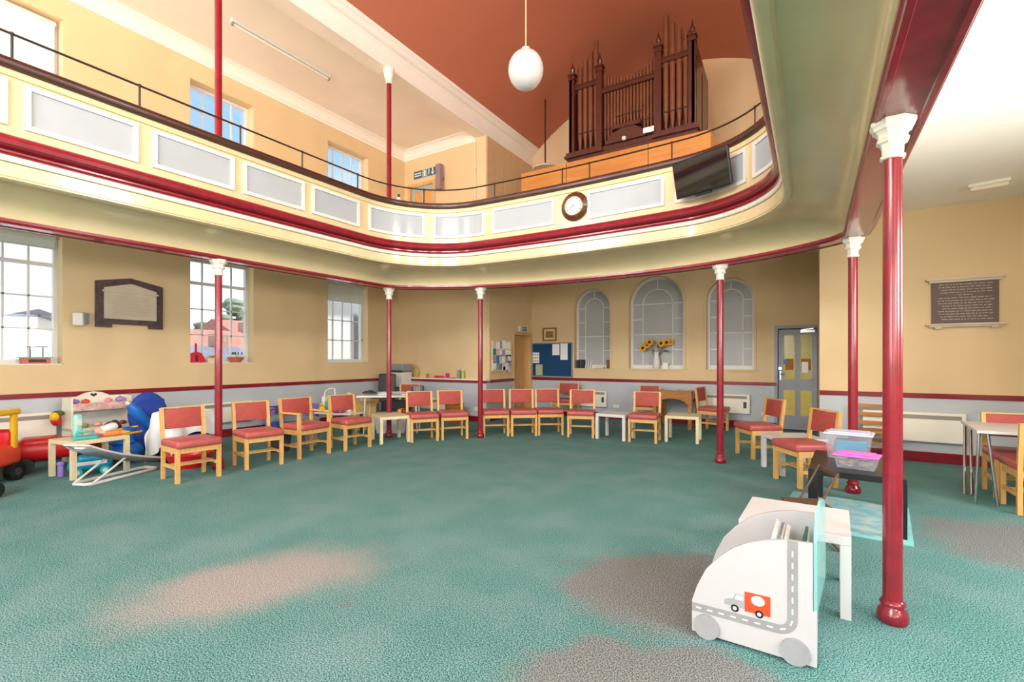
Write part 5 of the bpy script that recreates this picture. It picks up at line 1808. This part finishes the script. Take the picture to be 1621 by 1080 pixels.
obj('bowl', lathe([(.08, 0), (.15, .10), (.14, .10), (.07, .01)], 16), mat('terracotta_toy', (206, 110, 74)), s, True)
obj('flowers', [sph((random.uniform(-.09, .09), random.uniform(-.09, .09), .12), .028, 8, 6) for _ in range(14)], M_white, s, True)
obj('leaves', [sph((random.uniform(-.08, .08), random.uniform(-.08, .08), .17), (.012, .012, .03), 6, 5) for _ in range(7)], M_stem, s)
s = thing('toy_barn', 'small tan wooden toy on the second window sill beside the dustpan', 'toy', (-9.18, 4.55, 1.352))
obj('block', [box(-.04, .04, -.09, .09, 0, .09)], M_birch, s)
obj('roof', prism([(-.1, .09), (.1, .09), (0, .13)], 'x', -.05, .05), M_oak, s)
for z0, y in ((2.0, 5.2), (1.9, 7.99)):
    s = thing('blind_cord', 'pull cord hanging at the side of the %s window' % ('second' if y < 6 else 'pipe-view'), 'cord', (-9.2, y, z0))
    obj('cord', tube([(0, 0, 0), (0, 0, 1.1)], .004, 6), M_white, s)
    obj('toggle', lathe([(.012, -.05), (.016, -.02), (.006, .0)], 8), M_oak if y > 6 else M_white, s)

# ------------------------------------------------------------------ outside the window wall
g = struct('floor_outside', box(-90, -9.5, -40, 80, -.3, -.15), mat('outside_paving', (190, 188, 182), .8, .05, 1))
M_render = mat('white_render', (238, 238, 240), .8, .02, 1)
M_slate = mat('slate_roof', (110, 116, 132), .7, .08, 3)
M_tile = mat('clay_roof', (190, 128, 110), .8, scale=4, rgb2=(150, 96, 84))
M_brick = mat('pale_brick', (206, 170, 150), .8, scale=10, rgb2=(170, 130, 112))
s = thing('gabled_house', 'white rendered gabled house close outside the first window', 'building', (-16, 3.3, -.15))
obj('wall', prism([(-3.5, 0), (3.5, 0), (3.5, 1.6), (.6, 2.6), (-3.5, 1.2)], 'x', -3, 0), M_render, s)
obj('bargeboard', [bar((.04, .6, 2.66), (.04, 3.8, 1.52), .1, .12), bar((.04, .6, 2.66), (.04, -3.8, 1.1), .1, .12)], M_slate, s)
obj('roof', prism([(-3.6, 1.2), (.6, 2.64), (3.7, 1.55), (3.7, 1.65), (.6, 2.78), (-3.6, 1.35)], 'x', -3, .1), M_slate, s)
obj('upper_storey', box(-9, -3.2, -6, 5.0, 0, 7.2), M_render, s)
s = thing('pale_extension', 'tall pale rendered wing with a dark downpipe outside the third window', 'building', (-13.5, 9.2, -.15))
obj('wall', box(-1, 0, 0, 7, 0, 4.1), mat('grey_render', (206, 208, 208), .8, .02, 1), s)
obj('downpipe', [tube([(.08, 2.25, 0), (.08, 2.25, 3.0)], .09, 10), sph((.08, 2.25, 3.0), .12, 10, 7)], M_slate, s, True)
obj('branch_pipe', [tube([(.06, 2.25, 1.7), (.06, 3.2, 1.66)], .04, 8), tube([(.06, 2.9, 3.6), (.06, 3.3, 2.3)], .03, 8)], M_slate, s)
obj('eaves', box(-1.2, .4, -.1, 7.2, 4.1, 4.25), M_render, s)
for (x, y, sx, sy, h_, rf, m, lab) in ((-27, 12.2, 3, 7, 2.0, 1.1, M_tile, 'brick cottage with a red tiled roof seen through the second window'), (-36, 21, 3.5, 6, 3.0, 1.4, M_tile, 'further red-roofed cottage beyond the brick one'), (-21, 10.2, 1.6, 2.0, 1.5, .6, M_slate, 'low white outhouse with a slate roof outside the second window')):
    s = thing('cottage', lab, 'building', (x, y, -.15))
    obj('wall', box(-sx, sx, -sy / 2, sy / 2, 0, h_), M_brick if m is M_tile else M_render, s)
    obj('roof', prism([(-sx - .3, h_), (sx + .3, h_), (0, h_ + rf)], 'y', -sy / 2 - .2, sy / 2 + .2), m, s)
    obj('window', [box(sx, sx + .03, -.5, .3, h_ * .35, h_ * .8)], M_glass if False else M_slate, s)
    obj('chimney', box(-.3, .3, sy / 2 - .8, sy / 2 - .3, h_ + rf * .5, h_ + rf + .5), M_brick, s)
M_leaf = mat('tree_leaf', (120, 138, 116), .8, .25, 2, .6, 6)
M_trunk = mat('tree_trunk', (110, 96, 84), .9)
for (x, y, h_, r_, lab) in ((-46, 25.0, 6.9, 2.2, 'tall pine tree beyond the cottages'), (-41, 19.6, 4.4, .9, 'small flat-topped pine beyond the cottages'), (-53, 26.2, 3.9, 2.6, 'low rounded tree behind the red roofs')):
    s = thing('tree', lab, 'tree', (x, y, -.15))
    obj('trunk', tube([(0, 0, 0), (.1, .1, h_ * .5), (0, 0, h_ * .8)], [.3, .22, .1], 8), M_trunk, s, True)
    bl = []
    for k in range(26):
        a, b = random.uniform(0, 2 * pi), random.uniform(0, 1)
        z = h_ * (.5 + .5 * b)
        q = r_ * (1.15 - b * .7) * random.uniform(.3, 1)
        bl.append(sph((q * cos(a), q * sin(a), z), (r_ * .34, r_ * .34, r_ * .2), 8, 6))
    c = obj('foliage', bl, M_leaf, s, True)
    c['kind'] = 'stuff'
